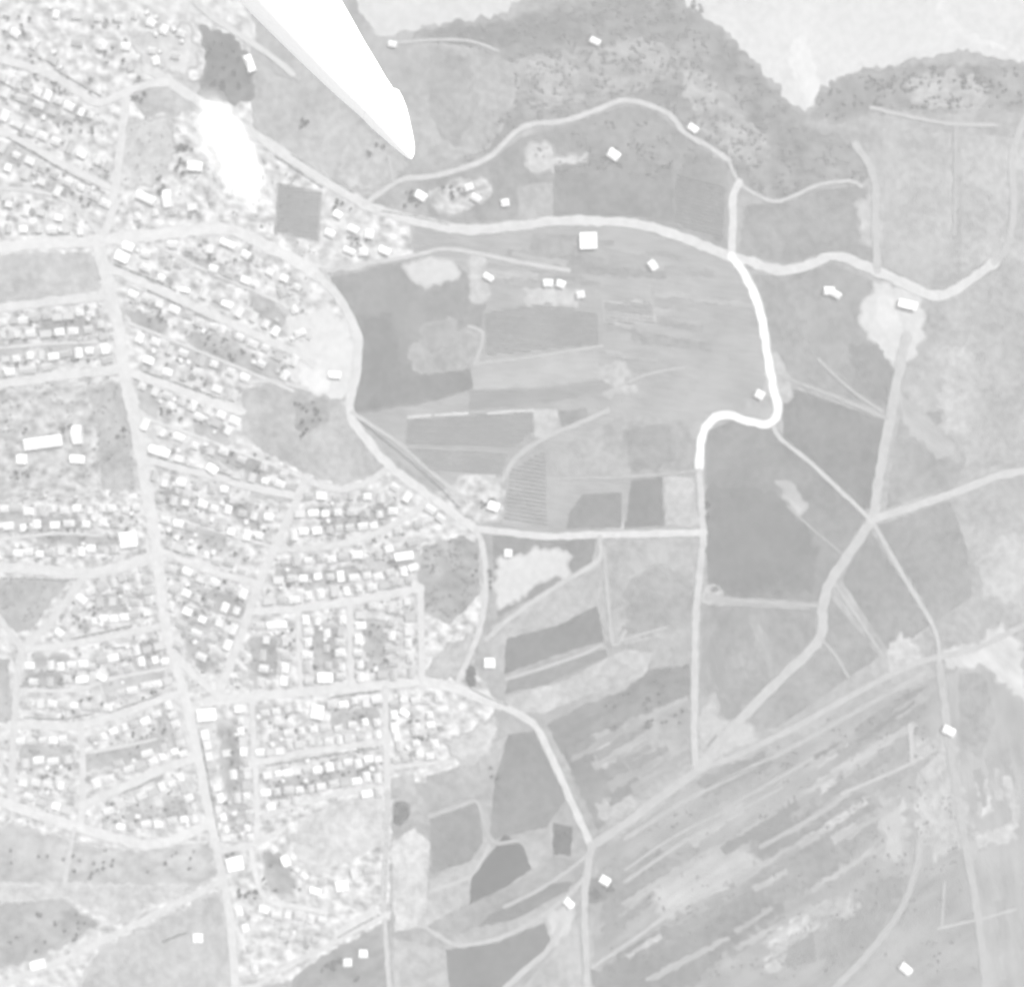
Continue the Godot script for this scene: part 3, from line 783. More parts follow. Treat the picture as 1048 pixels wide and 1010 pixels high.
# single buildings: [x, y, length, width (m), turn in degrees, roof, grey of the roof, height, label]
const SINGLES := [
	[602,247,20,19,2,"flat",0.85,5,"large square white flat-roofed building just below the country road"],
	[126,263,16,11,-25,"flat",0.82,4.5,"bright white flat-roofed house at the corner of the main street and slanting street"],
	[132,253,13,9,-20,"gable",0.75,4,"white gabled house just behind the bright corner house"],
	[164,462,25,9,-17,"gable",0.85,4.5,"long bright white hall beside the main street"],
	[45,453,46,13,8,"hip",0.72,6,"very long pale school building on the school field"],
	[23,470,12,11,0,"hip",0.78,5,"small square white block below the long school building"],
	[80,470,17,9,-4,"gable",0.82,4.5,"short white building below the upright school wing"],
	[80,445,11,22,4,"gable",0.68,5,"upright pale school wing across the end of the long building"],
	[132,552,20,18,8,"hip",0.8,6,"broad white hall at the bend by the main street"],
	[346,220,10,7,-28,"gable",0.85,4,"bright white house in the cluster east of the small vineyard"],
	[338,239,12,7,-25,"gable",0.72,4,"pale house nearest the small vineyard"],
	[362,235,12,7,-25,"gable",0.74,4,"pale house in the middle of the roadside cluster"],
	[358,257,14,6,-22,"gable",0.7,4,"long narrow house at the foot of the roadside cluster"],
	[378,240,10,10,-10,"hip",0.66,4,"square pale house at the east end of the roadside cluster"],
	[394,257,13,7,-22,"gable",0.85,4,"bright white house beside the farm track"],
	[372,258,10,9,0,"hip",0.6,4,"grey house between two white houses beside the farm track"],
	[431,201,13,9,-30,"gable",0.85,4.5,"white farmhouse in the fork of the two country roads"],
	[480,192,10,8,20,"hip",0.62,4,"grey-roofed house in the pale yard east of the white farmhouse"],
	[487,203,12,7,-30,"gable",0.6,4,"low house at the foot of the pale yard east of the farmhouse"],
	[517,208,9,8,10,"hip",0.7,4,"small house alone beside the country road above the vineyards"],
	[628,159,14,10,-35,"gable",0.82,4.5,"white house alone in the field below the hill road"],
	[609,43,12,6,-25,"gable",0.8,4,"small white house among the scrub on the hill"],
	[709,132,12,7,-35,"gable",0.85,4,"white house above the hill road bend"],
	[402,46,9,6,-10,"gable",0.7,4,"small shed at the top edge of the round meadow"],
	[928,312,22,9,-14,"flat",0.85,5,"long white building in the pale yard by the eastern road"],
	[848,298,12,9,0,"gable",0.72,4,"pale farm building below the wavy eastern road"],
	[856,302,9,7,-30,"gable",0.66,4,"small shed joined to the farm below the wavy eastern road"],
	[777,404,10,9,-30,"hip",0.72,4,"small house inside the white road's elbow"],
	[668,272,8,12,35,"gable",0.7,4,"small house standing alone in the field below the country road"],
	[561,290,11,8,0,"gable",0.76,4,"pale cottage in the farmyard south of the long track"],
	[574,291,10,8,-20,"gable",0.76,4,"second cottage in the farmyard south of the long track"],
	[594,302,9,8,10,"hip",0.62,4,"grey barn at the end of the farmyard south of the long track"],
	[500,284,12,6,-32,"gable",0.78,4,"narrow white house in the strip yard south of the long track"],
	[505,518,13,10,-20,"hip",0.82,4.5,"white house between the road and the striped vineyard"],
	[501,678,12,11,0,"hip",0.84,4.5,"white house beside the dark tree clump at the road fork"],
	[619,900,12,9,-30,"hip",0.85,4.5,"white house east of the southern crossroads"],
	[582,923,12,8,-45,"gable",0.85,4.5,"white cottage west of the southern road"],
	[970,747,14,9,-25,"gable",0.82,4.5,"white house beside the eastern track south of the crossing"],
	[926,990,14,9,-40,"gable",0.82,4.5,"white house alone by the southern sunken track"],
	[40,986,17,10,15,"gable",0.85,4.5,"white building below the south-western street"],
	[203,959,11,10,0,"hip",0.82,4.5,"white house at the end of the dark hedge in the south-western field"],
	[241,883,19,16,12,"hip",0.85,5.5,"large white building at the south end of the main street"],
	[350,906,14,11,10,"hip",0.82,4.5,"white house below the pale oval field"],
	[323,911,13,7,-15,"gable",0.85,4.5,"bright white house at the end of the bent lane"],
	[293,880,8,13,25,"gable",0.82,4.5,"white house set askew above the bent lane"],
	[372,975,10,9,0,"hip",0.72,4,"small house among trees at the southern edge of town"],
	[356,984,10,9,0,"hip",0.66,4,"grey house beside the dark trees at the southern edge of town"],
	[200,171,17,10,-5,"hip",0.82,5,"white building beside the dark grove in the north"],
	[172,204,9,20,5,"gable",0.72,5,"upright pale building above the wide northern road"],
	[150,203,24,9,-25,"gable",0.7,5,"long pale building slanting above the wide northern road"],
	[343,384,14,7,-4,"gable",0.85,4.5,"white house at the edge of the pale square"],
	[256,66,9,20,20,"hip",0.84,5,"white building at the edge of the dark plot in the north"],
	[234,250,18,6,-22,"gable",0.84,4.5,"long white house under the wide northern road"],
	[190,297,11,4,-12,"flat",0.85,3.5,"thin white shed above the slanting street"],
	[233,312,13,6,-22,"gable",0.85,4.5,"bright white house above the slanting street"],
	[153,369,11,8,-20,"hip",0.85,4.5,"bright white house at the corner of the main street and short wide street"],
	[218,480,13,9,-35,"gable",0.84,4.5,"bright white house above the broad pale street"],
	[85,695,14,7,5,"gable",0.85,4.5,"bright white house on the thin curved lane"],
	[105,693,10,6,-25,"gable",0.85,4.5,"bright white house set askew on the thin curved lane"],
	[333,693,18,11,0,"hip",0.85,5,"broad white house at the foot of the squared blocks"],
	[325,728,14,16,-10,"hip",0.82,5,"deep white house just under the cross road"],
	[414,729,11,6,-30,"gable",0.85,4.5,"bright white house set askew in the small east block"],
	[212,731,22,14,5,"hip",0.84,5.5,"broad white building at the main street junction"],
	[414,569,22,9,8,"gable",0.78,5,"long pale building at the edge of the dark garden field"],
	[520,566,9,9,0,"hip",0.7,4,"small house on the bare pale yard east of the town"],
]

func tri_mesh(v: PackedVector3Array) -> ArrayMesh:
	var st := SurfaceTool.new()
	st.begin(Mesh.PRIMITIVE_TRIANGLES)
	st.set_smooth_group(-1)
	for p in v:
		st.add_vertex(p)
	st.generate_normals()
	return st.commit()

func quad(v: PackedVector3Array, a: Vector3, b: Vector3, c: Vector3, d: Vector3):
	v.append_array([a, b, c, a, c, d])

func box_into(v: PackedVector3Array, lo: Vector3, hi: Vector3):
	var p := []
	for i in 8:
		p.append(Vector3(hi.x if i & 1 else lo.x, hi.y if i & 2 else lo.y, hi.z if i & 4 else lo.z))
	quad(v, p[0], p[2], p[3], p[1])
	quad(v, p[5], p[7], p[6], p[4])
	quad(v, p[4], p[6], p[2], p[0])
	quad(v, p[1], p[3], p[7], p[5])
	quad(v, p[2], p[6], p[7], p[3])
	quad(v, p[4], p[0], p[1], p[5])

var shapes := {}

func house_meshes(l: float, w: float, h: float, roof: String) -> Dictionary:
	var key := "%.1f %.1f %.1f %s" % [l, w, h, roof]
	if shapes.has(key):
		return shapes[key]
	var x := l * 0.5
	var z := w * 0.5
	var e := 0.45
	var wall := PackedVector3Array()
	var top := PackedVector3Array()
	var rise := w * 0.26
	box_into(wall, Vector3(-x, -1.2, -z), Vector3(x, h, z))
	if roof == "flat":
		box_into(top, Vector3(-x - e, h, -z - e), Vector3(x + e, h + 0.25, z + e))
		# a low parapet
		box_into(top, Vector3(-x - e, h + 0.25, -z - e), Vector3(x + e, h + 0.7, -z - e + 0.3))
		box_into(top, Vector3(-x - e, h + 0.25, z + e - 0.3), Vector3(x + e, h + 0.7, z + e))
		box_into(top, Vector3(-x - e, h + 0.25, -z - e + 0.3), Vector3(-x - e + 0.3, h + 0.7, z + e - 0.3))
		box_into(top, Vector3(x + e - 0.3, h + 0.25, -z - e + 0.3), Vector3(x + e, h + 0.7, z + e - 0.3))
	else:
		var inset := (z + e) if roof == "hip" else 0.0
		inset = minf(inset, x + e - 0.2)
		var a := Vector3(-x - e, h - 0.15, -z - e)
		var b := Vector3(x + e, h - 0.15, -z - e)
		var c := Vector3(x + e, h - 0.15, z + e)
		var d := Vector3(-x - e, h - 0.15, z + e)
		var r0 := Vector3(-x - e + inset, h + rise, 0)
		var r1 := Vector3(x + e - inset, h + rise, 0)
		quad(top, a, r0, r1, b)
		quad(top, c, r1, r0, d)
		top.append_array([d, r0, a, b, r1, c])
		var t := Vector3(0, 0.18, 0)
		quad(top, a - t, b - t, c - t, d - t)
		for s in [[a, b], [b, c], [c, d], [d, a]]:
			quad(top, s[0] - t, s[0], s[1], s[1] - t)
	var chim := PackedVector3Array()
	box_into(chim, Vector3(x * 0.4, h, -z * 0.35 - 0.3), Vector3(x * 0.4 + 0.7, h + rise + 0.7, -z * 0.35 + 0.4))
	var door := PackedVector3Array()
	box_into(door, Vector3(-0.5, 0.0, z), Vector3(0.5, 2.05, z + 0.06))
	var win := PackedVector3Array()
	box_into(win, Vector3(-0.6, 0.95, z), Vector3(0.6, 2.15, z + 0.05))
	shapes[key] = {"wall": tri_mesh(wall), "roof": tri_mesh(top), "chimney": tri_mesh(chim), "door": tri_mesh(door), "window": tri_mesh(win)}
	return shapes[key]

func part(called: String, me: Mesh, m: Material, parent: Node, at := Vector3.ZERO) -> MeshInstance3D:
	var o := MeshInstance3D.new()
	o.name = called
	o.mesh = me
	o.material_override = m
	o.position = at
	parent.add_child(o, true)
	return o

func house(p: Vector2, turn: float, l: float, w: float, h: float, roof: String, grey: float, full: bool) -> Node3D:
	var o := Node3D.new()
	o.name = numbered({"gable": "gable_house", "hip": "hip_house", "flat": "flat_roofed_house"}[roof])
	add_child(o)
	o.position = up(p, 0.3)
	o.rotation.y = turn
	var s := house_meshes(l, w, h, roof)
	part("wall", s.wall, mat(0.6), o)
	var r := part("roof", s.roof, mat(grey, "road", 0.7), o)
	if roof != "flat":
		part("chimney", s.chimney, mat(0.4), r)
	if full:
		part("door", s.door, mat(0.12, "", 0.5), o)
		for k in [-0.3, 0.3]:
			part("window", s.window, mat(0.05, "", 0.15), o, Vector3(l * k, 0, 0))
	house_spots.append([p, maxf(l, w) * 0.55])
	return o

func make_houses():
	for s in SINGLES:
		var o := house(plan(s[0], s[1]), deg_to_rad(s[4]), s[2], s[3], s[7], s[5], s[6], true)
		tag(o, s[8], "house" if s[8].contains("house") or s[8].contains("cottage") else "building")
	var homes := []
	var sizes := [[11.0, 8.0], [10.0, 8.0], [9.0, 7.5], [12.0, 8.5], [8.5, 7.0], [13.0, 8.0]]
	for r in ROWS:
		var a := plan(r[0], r[1])
		var b := plan(r[2], r[3])
		var n: int = r[4]
		var along := (b - a).normalized()
		var turn := -along.angle()
		var gap := a.distance_to(b) / maxf(1.0, n - 1)
		for i in n:
			var p := a.lerp(b, float(i) / maxf(1.0, n - 1))
			p += along * rng.randf_range(-2.0, 2.0) + along.orthogonal() * rng.randf_range(-2.2, 2.2)
			var sz: Array = sizes[rng.randi() % sizes.size()]
			var l: float = minf(sz[0], maxf(7.5, gap - 2.0))
			l = snappedf(l, 0.5)
			var w: float = sz[1]
			var roof: String = ["gable", "gable", "gable", "gable", "hip", "hip", "hip", "hip", "flat", "flat"][rng.randi() % 10]
			var shade := rng.randi() % 5
			var grey: float = [0.64, 0.52, 0.46, 0.38, 0.3][shade]
			var t := turn + rng.randf_range(-0.06, 0.06)
			if rng.randf() < 0.3 and gap > 12.0:
				t += PI / 2
			if not clear_of_roads(p, 3.2):
				p += along.orthogonal() * 4.5
				if not clear_of_roads(p, 3.2):
					p -= along.orthogonal() * 9.0
					if not clear_of_roads(p, 3.2):
						continue
			var free := true
			for q in house_spots:
				if p.distance_to(q[0]) < q[1] + 5.0:
					free = false
					break
			if not free:
				continue
			var o := house(p, t, l, w, 3.4, roof, grey, false)
			var look: String = ["bright white", "pale", "pale", "light grey", "mid grey"][shade]
			var kind: String = {"gable": "gable-roofed", "hip": "hip-roofed", "flat": "flat-roofed"}[roof]
			var size_word := "small " if l < 9.0 else ("long " if l >= 12.0 else "")
			tag(o, "%s%s %s house %s" % [size_word, look, kind, STREETS[r[5]]], "house", "houses " + STREETS[r[5]])
			homes.append([p, r[5]])
	var st := house_meshes(4.0, 3.2, 2.2, "flat")
	var lots := homes.size()
	var built := 0
	for k in 2400:
		if built >= 280:
			break
		var home: Array = homes[rng.randi() % lots]
		var p: Vector2 = home[0] + Vector2.from_angle(rng.randf() * TAU) * rng.randf_range(9.0, 14.0)
		if not clear_of_roads(p, 2.5) or not clear_of_houses(p):
			continue
		var o := Node3D.new()
		o.name = numbered("shed")
		add_child(o)
		o.position = up(p, 0.3)
		o.rotation.y = rng.randf() * TAU
		o.scale = Vector3.ONE * rng.randf_range(0.85, 1.35)
		part("wall", st.wall, mat(0.3), o)
		var shade := rng.randi() % 3
		part("roof", st.roof, mat([0.55, 0.36, 0.16][shade], "road", 0.8), o)
		house_spots.append([p, 3.0])
		tag(o, "%s shed among houses %s" % [["whitish", "grey", "dark"][shade], STREETS[home[1]]], "shed", "sheds among houses " + STREETS[home[1]])
		built += 1
	print("houses ", names)

# -------------------------------------------------------------------- vines and hedges
func ridge_into(v: PackedVector3Array, line: PackedVector2Array, width: float, high: float, lift: float):
	var prev := []
	for k in line.size():
		var d := (line[mini(k + 1, line.size() - 1)] - line[maxi(k - 1, 0)]).normalized()
		var nn := Vector2(-d.y, d.x)
		var f := rng.randf_range(0.72, 1.25) * (0.8 + 0.7 * wob.get_noise_2d(line[k].x * 3.0, line[k].y * 3.0))
		var p := line[k] + nn * rng.randf_range(-0.12, 0.12) * width
		var hh := high * rng.randf_range(0.75, 1.2)
		var cur := [up(p + nn * width * 0.5 * f, lift), up(p + nn * width * 0.34 * f, lift + hh * 0.8), up(p - nn * width * 0.05, lift + hh), up(p - nn * width * 0.36 * f, lift + hh * 0.75), up(p - nn * width * 0.5 * f, lift)]
		if prev.size():
			for j in 4:
				quad(v, prev[j], cur[j], cur[j + 1], prev[j + 1])
		prev = cur

const VINES := [
	["thin dark rows of vines in the small plot beside the northern road", 4, 4.0, 196, [286,188, 328,198, 324,246, 282,236]],
	["fine rows of vines in the upper strip below the pale broken wall", 2, 4.0, 196, [418,430, 470,426, 544,422, 546,440, 526,458, 416,454]],
	["pale fine rows of vines in the lower strip beside the long track", 3, 3.8, 204, [414,458, 520,464, 513,484, 440,482]],
	["bold rows of vines in the plot north of the country crossroads", 9, 5.0, 186, [522,482, 558,460, 560,540, 516,534]],
	["slanting rows of vines beside the white road's north end", 14, 4.2, 194, [692,178, 742,190, 740,246, 690,228]],
	["rows of vines in the broad plot below the farm cottages", 7, 4.0, 200, [618,310, 666,308, 670,330, 620,332]],
	["sloping rows of vines in the field by the southern pale gully", -55, 3.6, 200, [806,958, 832,950, 836,984, 806,990]],
	["close rows of vines in the long field east of the dark meadow", 5, 4.0, 198, [496,320, 560,310, 612,322, 612,352, 498,364]],
]

func make_vines():
	for f in VINES:
		var poly := pts(f[4])
		var mid := Vector2.ZERO
		for p in poly:
			mid += p / poly.size()
		var d := Vector2.from_angle(deg_to_rad(f[1]))
		var nn := d.orthogonal()
		var v := PackedVector3Array()
		for k in range(-60, 61):
			var c: Vector2 = mid + nn * k * f[2]
			for cut in Geometry2D.intersect_polyline_with_polygon(PackedVector2Array([c - d * 300.0, c + d * 300.0]), poly):
				var a: Vector2 = cut[0]
				var b: Vector2 = cut[cut.size() - 1]
				var n := maxi(2, int(a.distance_to(b) / 3.0))
				var line := PackedVector2Array()
				for j in n + 1:
					line.append(a.lerp(b, float(j) / n))
				ridge_into(v, line, 0.42 * f[2], 0.9, 0.25)
		var o := MeshInstance3D.new()
		o.name = numbered("vine_rows")
		o.mesh = tri_mesh(v)
		o.material_override = mat(0.1)
		add_child(o)
		tag(o, f[0], "vines", "", "stuff")

# [width in m, height, label, points]
const HEDGES := [
	[2.2, 2.0, "long clipped hedge on the lower side of the upper slanting street", [6,140, 60,172, 108,198]],
	[2.0, 2.0, "hedge above the first slanting street in the north-west", [54,70, 78,84, 104,99]],
	[2.2, 2.0, "dark hedge along the upper kerb of the long slanting street", [116,270, 150,284, 180,297]],
	[2.0, 2.0, "hedge along the lower kerb of the long slanting street", [150,297, 190,316, 220,330]],
	[2.2, 2.0, "hedge along the upper kerb of the short wide slanting street", [146,380, 180,392, 226,408]],
	[2.2, 2.0, "hedge along the lower kerb of the short wide slanting street", [136,388, 170,402, 206,416]],
	[2.2, 2.0, "hedge below the bright white hall", [150,466, 180,474, 240,488]],
	[2.0, 2.0, "hedge along the top of the dark triangular field", [2,592, 30,592, 70,594]],
	[2.2, 2.0, "hedge below the wedge-shaped block", [72,654, 110,646, 136,640]],
	[2.4, 2.2, "hedge above the even houses of the long curved-lane block", [116,664, 140,660, 158,654]],
	[2.4, 2.2, "hedge below the white row on the thin curved lane", [24,734, 60,736, 96,730]],
	[2.2, 2.0, "hedge above the rows on the broad curving street", [120,726, 150,716, 164,710]],
	[2.4, 2.2, "hedge in the fork of the two rows by the broad curving street", [124,812, 140,806, 156,798]],
	[2.2, 2.0, "hedge in front of the even main street row", [205,756, 215,810, 224,856]],
	[2.2, 2.0, "hedge along the country road under the round meadow", [298,158, 330,178, 362,198]],
	[2.0, 2.0, "hedge on the town side of the country road", [282,160, 300,172, 330,192]],
	[3.0, 2.6, "dark thick hedge leading to the white house in the south-western field", [166,964, 180,958, 192,954]],
	[2.2, 2.0, "hedge on the upper side of the first ladder street", [272,784, 330,774, 388,765]],
	[2.2, 2.0, "hedge under the cross road in the east of town", [338,714, 366,710, 388,708]],
	[2.2, 2.0, "hedge along the foot of the squared blocks", [310,698, 340,697, 354,694]],
	[2.0, 1.8, "thin hedge beside the farm track and the dark meadow", [364,428, 400,456, 440,490, 470,520]],
	[2.0, 2.0, "hedge along the lower field track in the south-east", [722,806, 760,790, 790,778]],
	[2.2, 2.0, "hedge above the country lane by the tree clump", [480,704, 500,714, 520,722]],
	[2.0, 1.8, "hedge beside the dark allotments below the bent lane", [342,962, 366,948, 390,936]],
	[2.0, 2.0, "hedge along the edge of the pale oval field and the strip", [396,842, 395,880, 394,920]],
	[2.0, 2.0, "hedge above the white farmhouse and the country road", [390,216, 420,221, 460,230]],
]

func make_hedges():
	for h in HEDGES:
		var v := PackedVector3Array()
		ridge_into(v, smooth(pts(h[3]), 1.6), h[0] * 0.75, h[1] * 0.65, 0.1)
		var o := MeshInstance3D.new()
		o.name = numbered("hedge")
		o.mesh = tri_mesh(v)
		o.material_override = mat(0.05)
		add_child(o)
		tag(o, h[2], "hedge")

# -------------------------------------------------------------------- trees
var crowns := []
var trunks := []

func leaf_mesh(r: float, n: int, leaf: float, sq: float) -> ArrayMesh:
	# leaf sprays spread through the volume of a crown made of a few lobes
	var v := PackedVector3Array()
	var lobes := []
	for i in 5:
		lobes.append([Vector3(rng.randf_range(-0.45, 0.45), rng.randf_range(-0.25, 0.4), rng.randf_range(-0.45, 0.45)) * r, r * rng.randf_range(0.45, 0.7)])
	for i in n:
		var lo: Array = lobes[i % lobes.size()]
		var d := Vector3(rng.randfn(), rng.randfn(), rng.randfn()).normalized()
		var c: Vector3 = lo[0] + d * lo[1] * pow(rng.randf(), 0.35)
		c.y *= sq
		var a := Vector3(rng.randfn(), rng.randfn() * 0.5, rng.randfn()).normalized() * leaf * rng.randf_range(0.6, 1.2)
		var b := a.cross(Vector3(rng.randfn(), rng.randfn() + 1.0, rng.randfn()).normalized()).normalized() * leaf * rng.randf_range(0.5, 1.0)
		var bend := a.cross(b).normalized() * leaf * 0.3
		v.append_array([c - a, c + b + bend, c + a, c - a, c + a, c - b + bend])
	return tri_mesh(v)

func tree_shapes():
	for k in 6:
		var r := 3.2 + 0.5 * k
		crowns.append([leaf_mesh(r, 150, 0.75, 0.85), r])
		var v := PackedVector3Array()
		var rings := [[-1.0, 0.32, 0.0], [1.0, 0.24, 0.05], [2.6, 0.17, 0.15], [4.2, 0.07, 0.3]]
		for i in 3:
			for j in 6:
				var a0 := TAU * j / 6.0
				var a1 := TAU * (j + 1) / 6.0
				var lo: Array = rings[i]
				var hi: Array = rings[i + 1]
				quad(v, Vector3(cos(a0) * lo[1] + lo[2], lo[0], sin(a0) * lo[1]), Vector3(cos(a0) * hi[1] + hi[2], hi[0], sin(a0) * hi[1]), Vector3(cos(a1) * hi[1] + hi[2], hi[0], sin(a1) * hi[1]), Vector3(cos(a1) * lo[1] + lo[2], lo[0], sin(a1) * lo[1]))
		for j in 4:
			var an := TAU * j / 4.0 + 0.4 * k
			var q := Vector3(0.12, 2.4, 0)
			var e := Vector3(cos(an) * r * 0.6, 4.2 + 0.3 * j, sin(an) * r * 0.6)
			var sd := Vector3(-sin(an), 0, cos(an)) * 0.09
			quad(v, q - sd, e, e, q + sd)
			quad(v, q - Vector3(0, 0.1, 0), e, e, q + Vector3(0, 0.1, 0))
		trunks.append(tri_mesh(v))

func tree(called: String, p: Vector2, size: float, label: String, group: String, dark := 0.05):
	var k := rng.randi() % crowns.size()
	var o := Node3D.new()
	o.name = numbered(called)
	add_child(o)
	o.position = up(p, 0.0)
	o.rotation.y = rng.randf() * TAU
	var s: float = size / crowns[k][1]
	o.scale = Vector3(s, s * rng.randf_range(0.9, 1.15), s)
	part("trunk", trunks[k], mat(0.12), o)
	part("crown", crowns[k][0], mat(dark), o, Vector3(0, 4.2, 0))
	tag(o, label, "tree", group)

# groves: [x, y, half width, half height, how many, smallest and largest crown radius in m, label]
const GROVES := [
	[482,691,3,9,7,2.8,4.2,"dark crowded tree in the clump at the road fork east of town"],
	[484,694,3,6,3,2.5,4.0,"dark crowded tree in the clump at the road fork east of town"],
	[190,155,9,9,9,2.8,4.4,"tree in the dark grove above the round pale drive"],
	[183,175,6,10,7,2.5,4.0,"tree in the dark strip below the grove in the north"],
	[166,190,5,10,6,2.5,3.8,"tree beside the upright pale building in the north"],
	[411,832,7,11,9,2.5,4.0,"tree in the small dark wood on the pale strip field"],
	[316,425,15,14,14,2.2,4.0,"tree in the dark clump on the common"],
	[314,444,6,4,3,2.2,3.2,"tree in the dark clump on the common"],
	[574,860,7,14,12,2.5,4.0,"tree in the narrow dark plantation west of the southern crossroads"],
	[607,912,8,7,8,2.5,4.2,"tree in the dark grove beside the white house at the southern crossroads"],
	[624,905,6,6,4,2.0,3.5,"tree in the dark grove beside the white house at the southern crossroads"],
	[345,988,16,8,13,2.5,4.2,"tree in the dark orchard at the southern edge of town"],
	[368,1000,5,4,3,2.5,3.8,"tree in the dark orchard at the southern edge of town"],
	[487,580,5,14,4,2.2,3.2,"roadside tree in the short line east of the terraces"],
	[500,594,2,14,4,2.2,3.2,"roadside tree in the short line east of the terraces"],
	[499,514,6,10,6,2.0,3.2,"tree around the white house beside the striped vineyard"],
	[425,204,12,8,10,2.0,3.6,"tree around the white farmhouse in the road fork"],
	[463,196,10,6,6,2.0,3.6,"tree in the yard east of the white farmhouse"],
	[365,248,12,6,9,2.0,3.4,"tree in the gardens of the roadside cluster"],
	[350,212,10,8,6,2.0,3.2,"tree in the gardens of the roadside cluster"],
	[22,486,8,6,5,2.2,3.6,"tree at the foot of the school field"],
	[50,440,26,5,9,2.2,3.4,"tree above the long school building"],
	[124,438,4,10,4,2.5,3.6,"tree between the school field and the main street"],
	[233,876,6,4,4,2.2,3.4,"tree beside the large white building at the end of the main street"],
	[230,906,3,3,2,2.4,3.2,"tree at the street corner south of the large white building"],
	[252,916,10,7,9,2.0,3.6,"tree in the thicket below the large white building"],
	[60,880,50,18,16,1.8,3.2,"scattered bush-like tree on the rough ground in the south-west"],
	[150,880,50,14,14,1.8,3.2,"scattered bush-like tree on the rough ground in the south-west"],
	[50,955,40,24,18,1.8,3.4,"tree in the dark rough field by the south-western street"],
	[660,720,40,24,26,1.8,3.2,"tree in the dark rough wood above the southern country road"],
	[720,520,6,12,5,2.0,3.2,"tree by the square bend of the country road"],
	[500,790,10,6,3,2.0,3.2,"tree on the field edge near the country road"],
	[70,86,34,10,12,2.0,3.4,"tree in the dark strip above the first slanting street"],
	[34,40,30,24,14,2.0,3.4,"tree on the wooded lots in the north-west corner"],
	[112,40,18,26,14,2.0,3.6,"tree in the dark lines across the northern lots"],
	[142,92,8,12,6,2.0,3.4,"tree in the dark lines across the northern lots"],
	[228,68,18,28,22,2.2,4.0,"tree in the dark plot beside the northern road"],
	[318,128,14,6,6,2.0,3.4,"tree in the meadow beside the northern road"],
	[384,150,10,8,7,2.0,3.4,"tree in the meadow beside the northern road"],
]
# gardens: [x, y, half width, half height, lean, how many, label]
const GARDENS := [
	[50,110,46,16,0.45,16,"small garden tree behind the upper slanting street"],
	[50,180,46,14,0.45,14,"small garden tree behind the lower slanting street"],
	[40,215,36,10,0.1,7,"small garden tree below the thin curved lane"],
	[160,326,30,8,0.45,14,"small garden tree behind the long slanting street"],
	[225,356,36,9,0.45,18,"small garden tree along the thin back lane"],
	[205,252,40,9,0.45,14,"small garden tree under the wide northern road"],
	[180,372,40,9,0.4,10,"small garden tree above the short wide slanting street"],
	[190,428,40,8,0.4,14,"small garden tree below the short wide slanting street"],
	[246,468,34,9,0.35,12,"small garden tree behind the bright white hall"],
	[50,338,46,10,-0.08,16,"small garden tree in the block above the school"],
	[50,370,46,7,-0.08,8,"small garden tree in the block above the school"],
	[70,542,66,8,0.0,18,"small garden tree between the two rows below the school"],
	[110,622,40,16,-0.1,18,"small garden tree in the wedge-shaped block"],
	[60,692,36,10,0.0,12,"small garden tree above the thin curved lane"],
	[120,684,44,10,-0.25,14,"small garden tree above the thin curved lane"],
	[110,716,60,9,-0.2,16,"small garden tree below the thin curved lane"],
	[48,782,26,16,0.0,12,"small garden tree in the square block by the western street"],
	[130,760,44,10,-0.3,18,"small garden tree behind the white rows of the south-west"],
	[150,824,36,14,-0.3,16,"small garden tree above the broad curving street"],
	[238,800,8,50,0.0,18,"small garden tree behind the even main street row"],
	[330,736,56,10,-0.12,14,"small garden tree behind the first ladder street"],
	[330,796,56,8,-0.15,22,"small garden tree between the ladder streets"],
	[422,752,18,16,0.0,8,"small garden tree in the small east block"],
	[286,662,18,26,0.0,10,"small garden tree in the first squared block"],
	[332,662,14,28,0.0,12,"small garden tree in the middle squared block"],
	[385,662,14,26,0.0,12,"small garden tree in the last squared block"],
	[345,530,44,14,-0.1,20,"small garden tree in the upper terraces"],
	[330,588,44,9,-0.1,14,"small garden tree in the lower terraces"],
	[400,560,22,22,-0.2,12,"small garden tree at the end of the terraces"],
	[222,520,56,14,0.2,18,"small garden tree on the slanting lots east of the main street"],
	[220,560,50,12,0.25,14,"small garden tree on the slanting lots east of the main street"],
	[212,612,40,22,0.25,18,"small garden tree on the lower slanting lots"],
	[290,900,22,18,0.6,12,"small garden tree by the bent lane"],
]

func make_trees():
	tree_shapes()
	for g in GROVES:
		for i in int(ceil(g[4] * 0.85)):
			for attempt in 8:
				var p := plan(g[0] + rng.randf_range(-1, 1) * g[2], g[1] + rng.randf_range(-1, 1) * g[3])
				if clear_of_roads(p, 1.0) and clear_of_houses(p):
					tree("tree", p, rng.randf_range(g[5], g[6]), g[7], g[7].replace("tree ", "trees "))
					break
	print("grove trees ", names["tree"])
	for g in GARDENS:
		for i in int(g[5] * 0.64):
			for attempt in 12:
				var u := rng.randf_range(-1, 1)
				var p := plan(g[0] + u * g[2], g[1] + u * g[2] * g[4] + rng.randf_range(-1, 1) * g[3])
				if clear_of_roads(p, 1.5) and clear_of_houses(p):
					tree("garden_tree", p, rng.randf_range(1.7, 3.4), g[6], g[6].replace("tree ", "trees "))
					break
	print("trees ", names["garden_tree"])

func clear_of_houses(p: Vector2) -> bool:
	for q in house_spots:
		if p.distance_squared_to(q[0]) < (q[1] + 1.0) * (q[1] + 1.0):
			return false
	return true

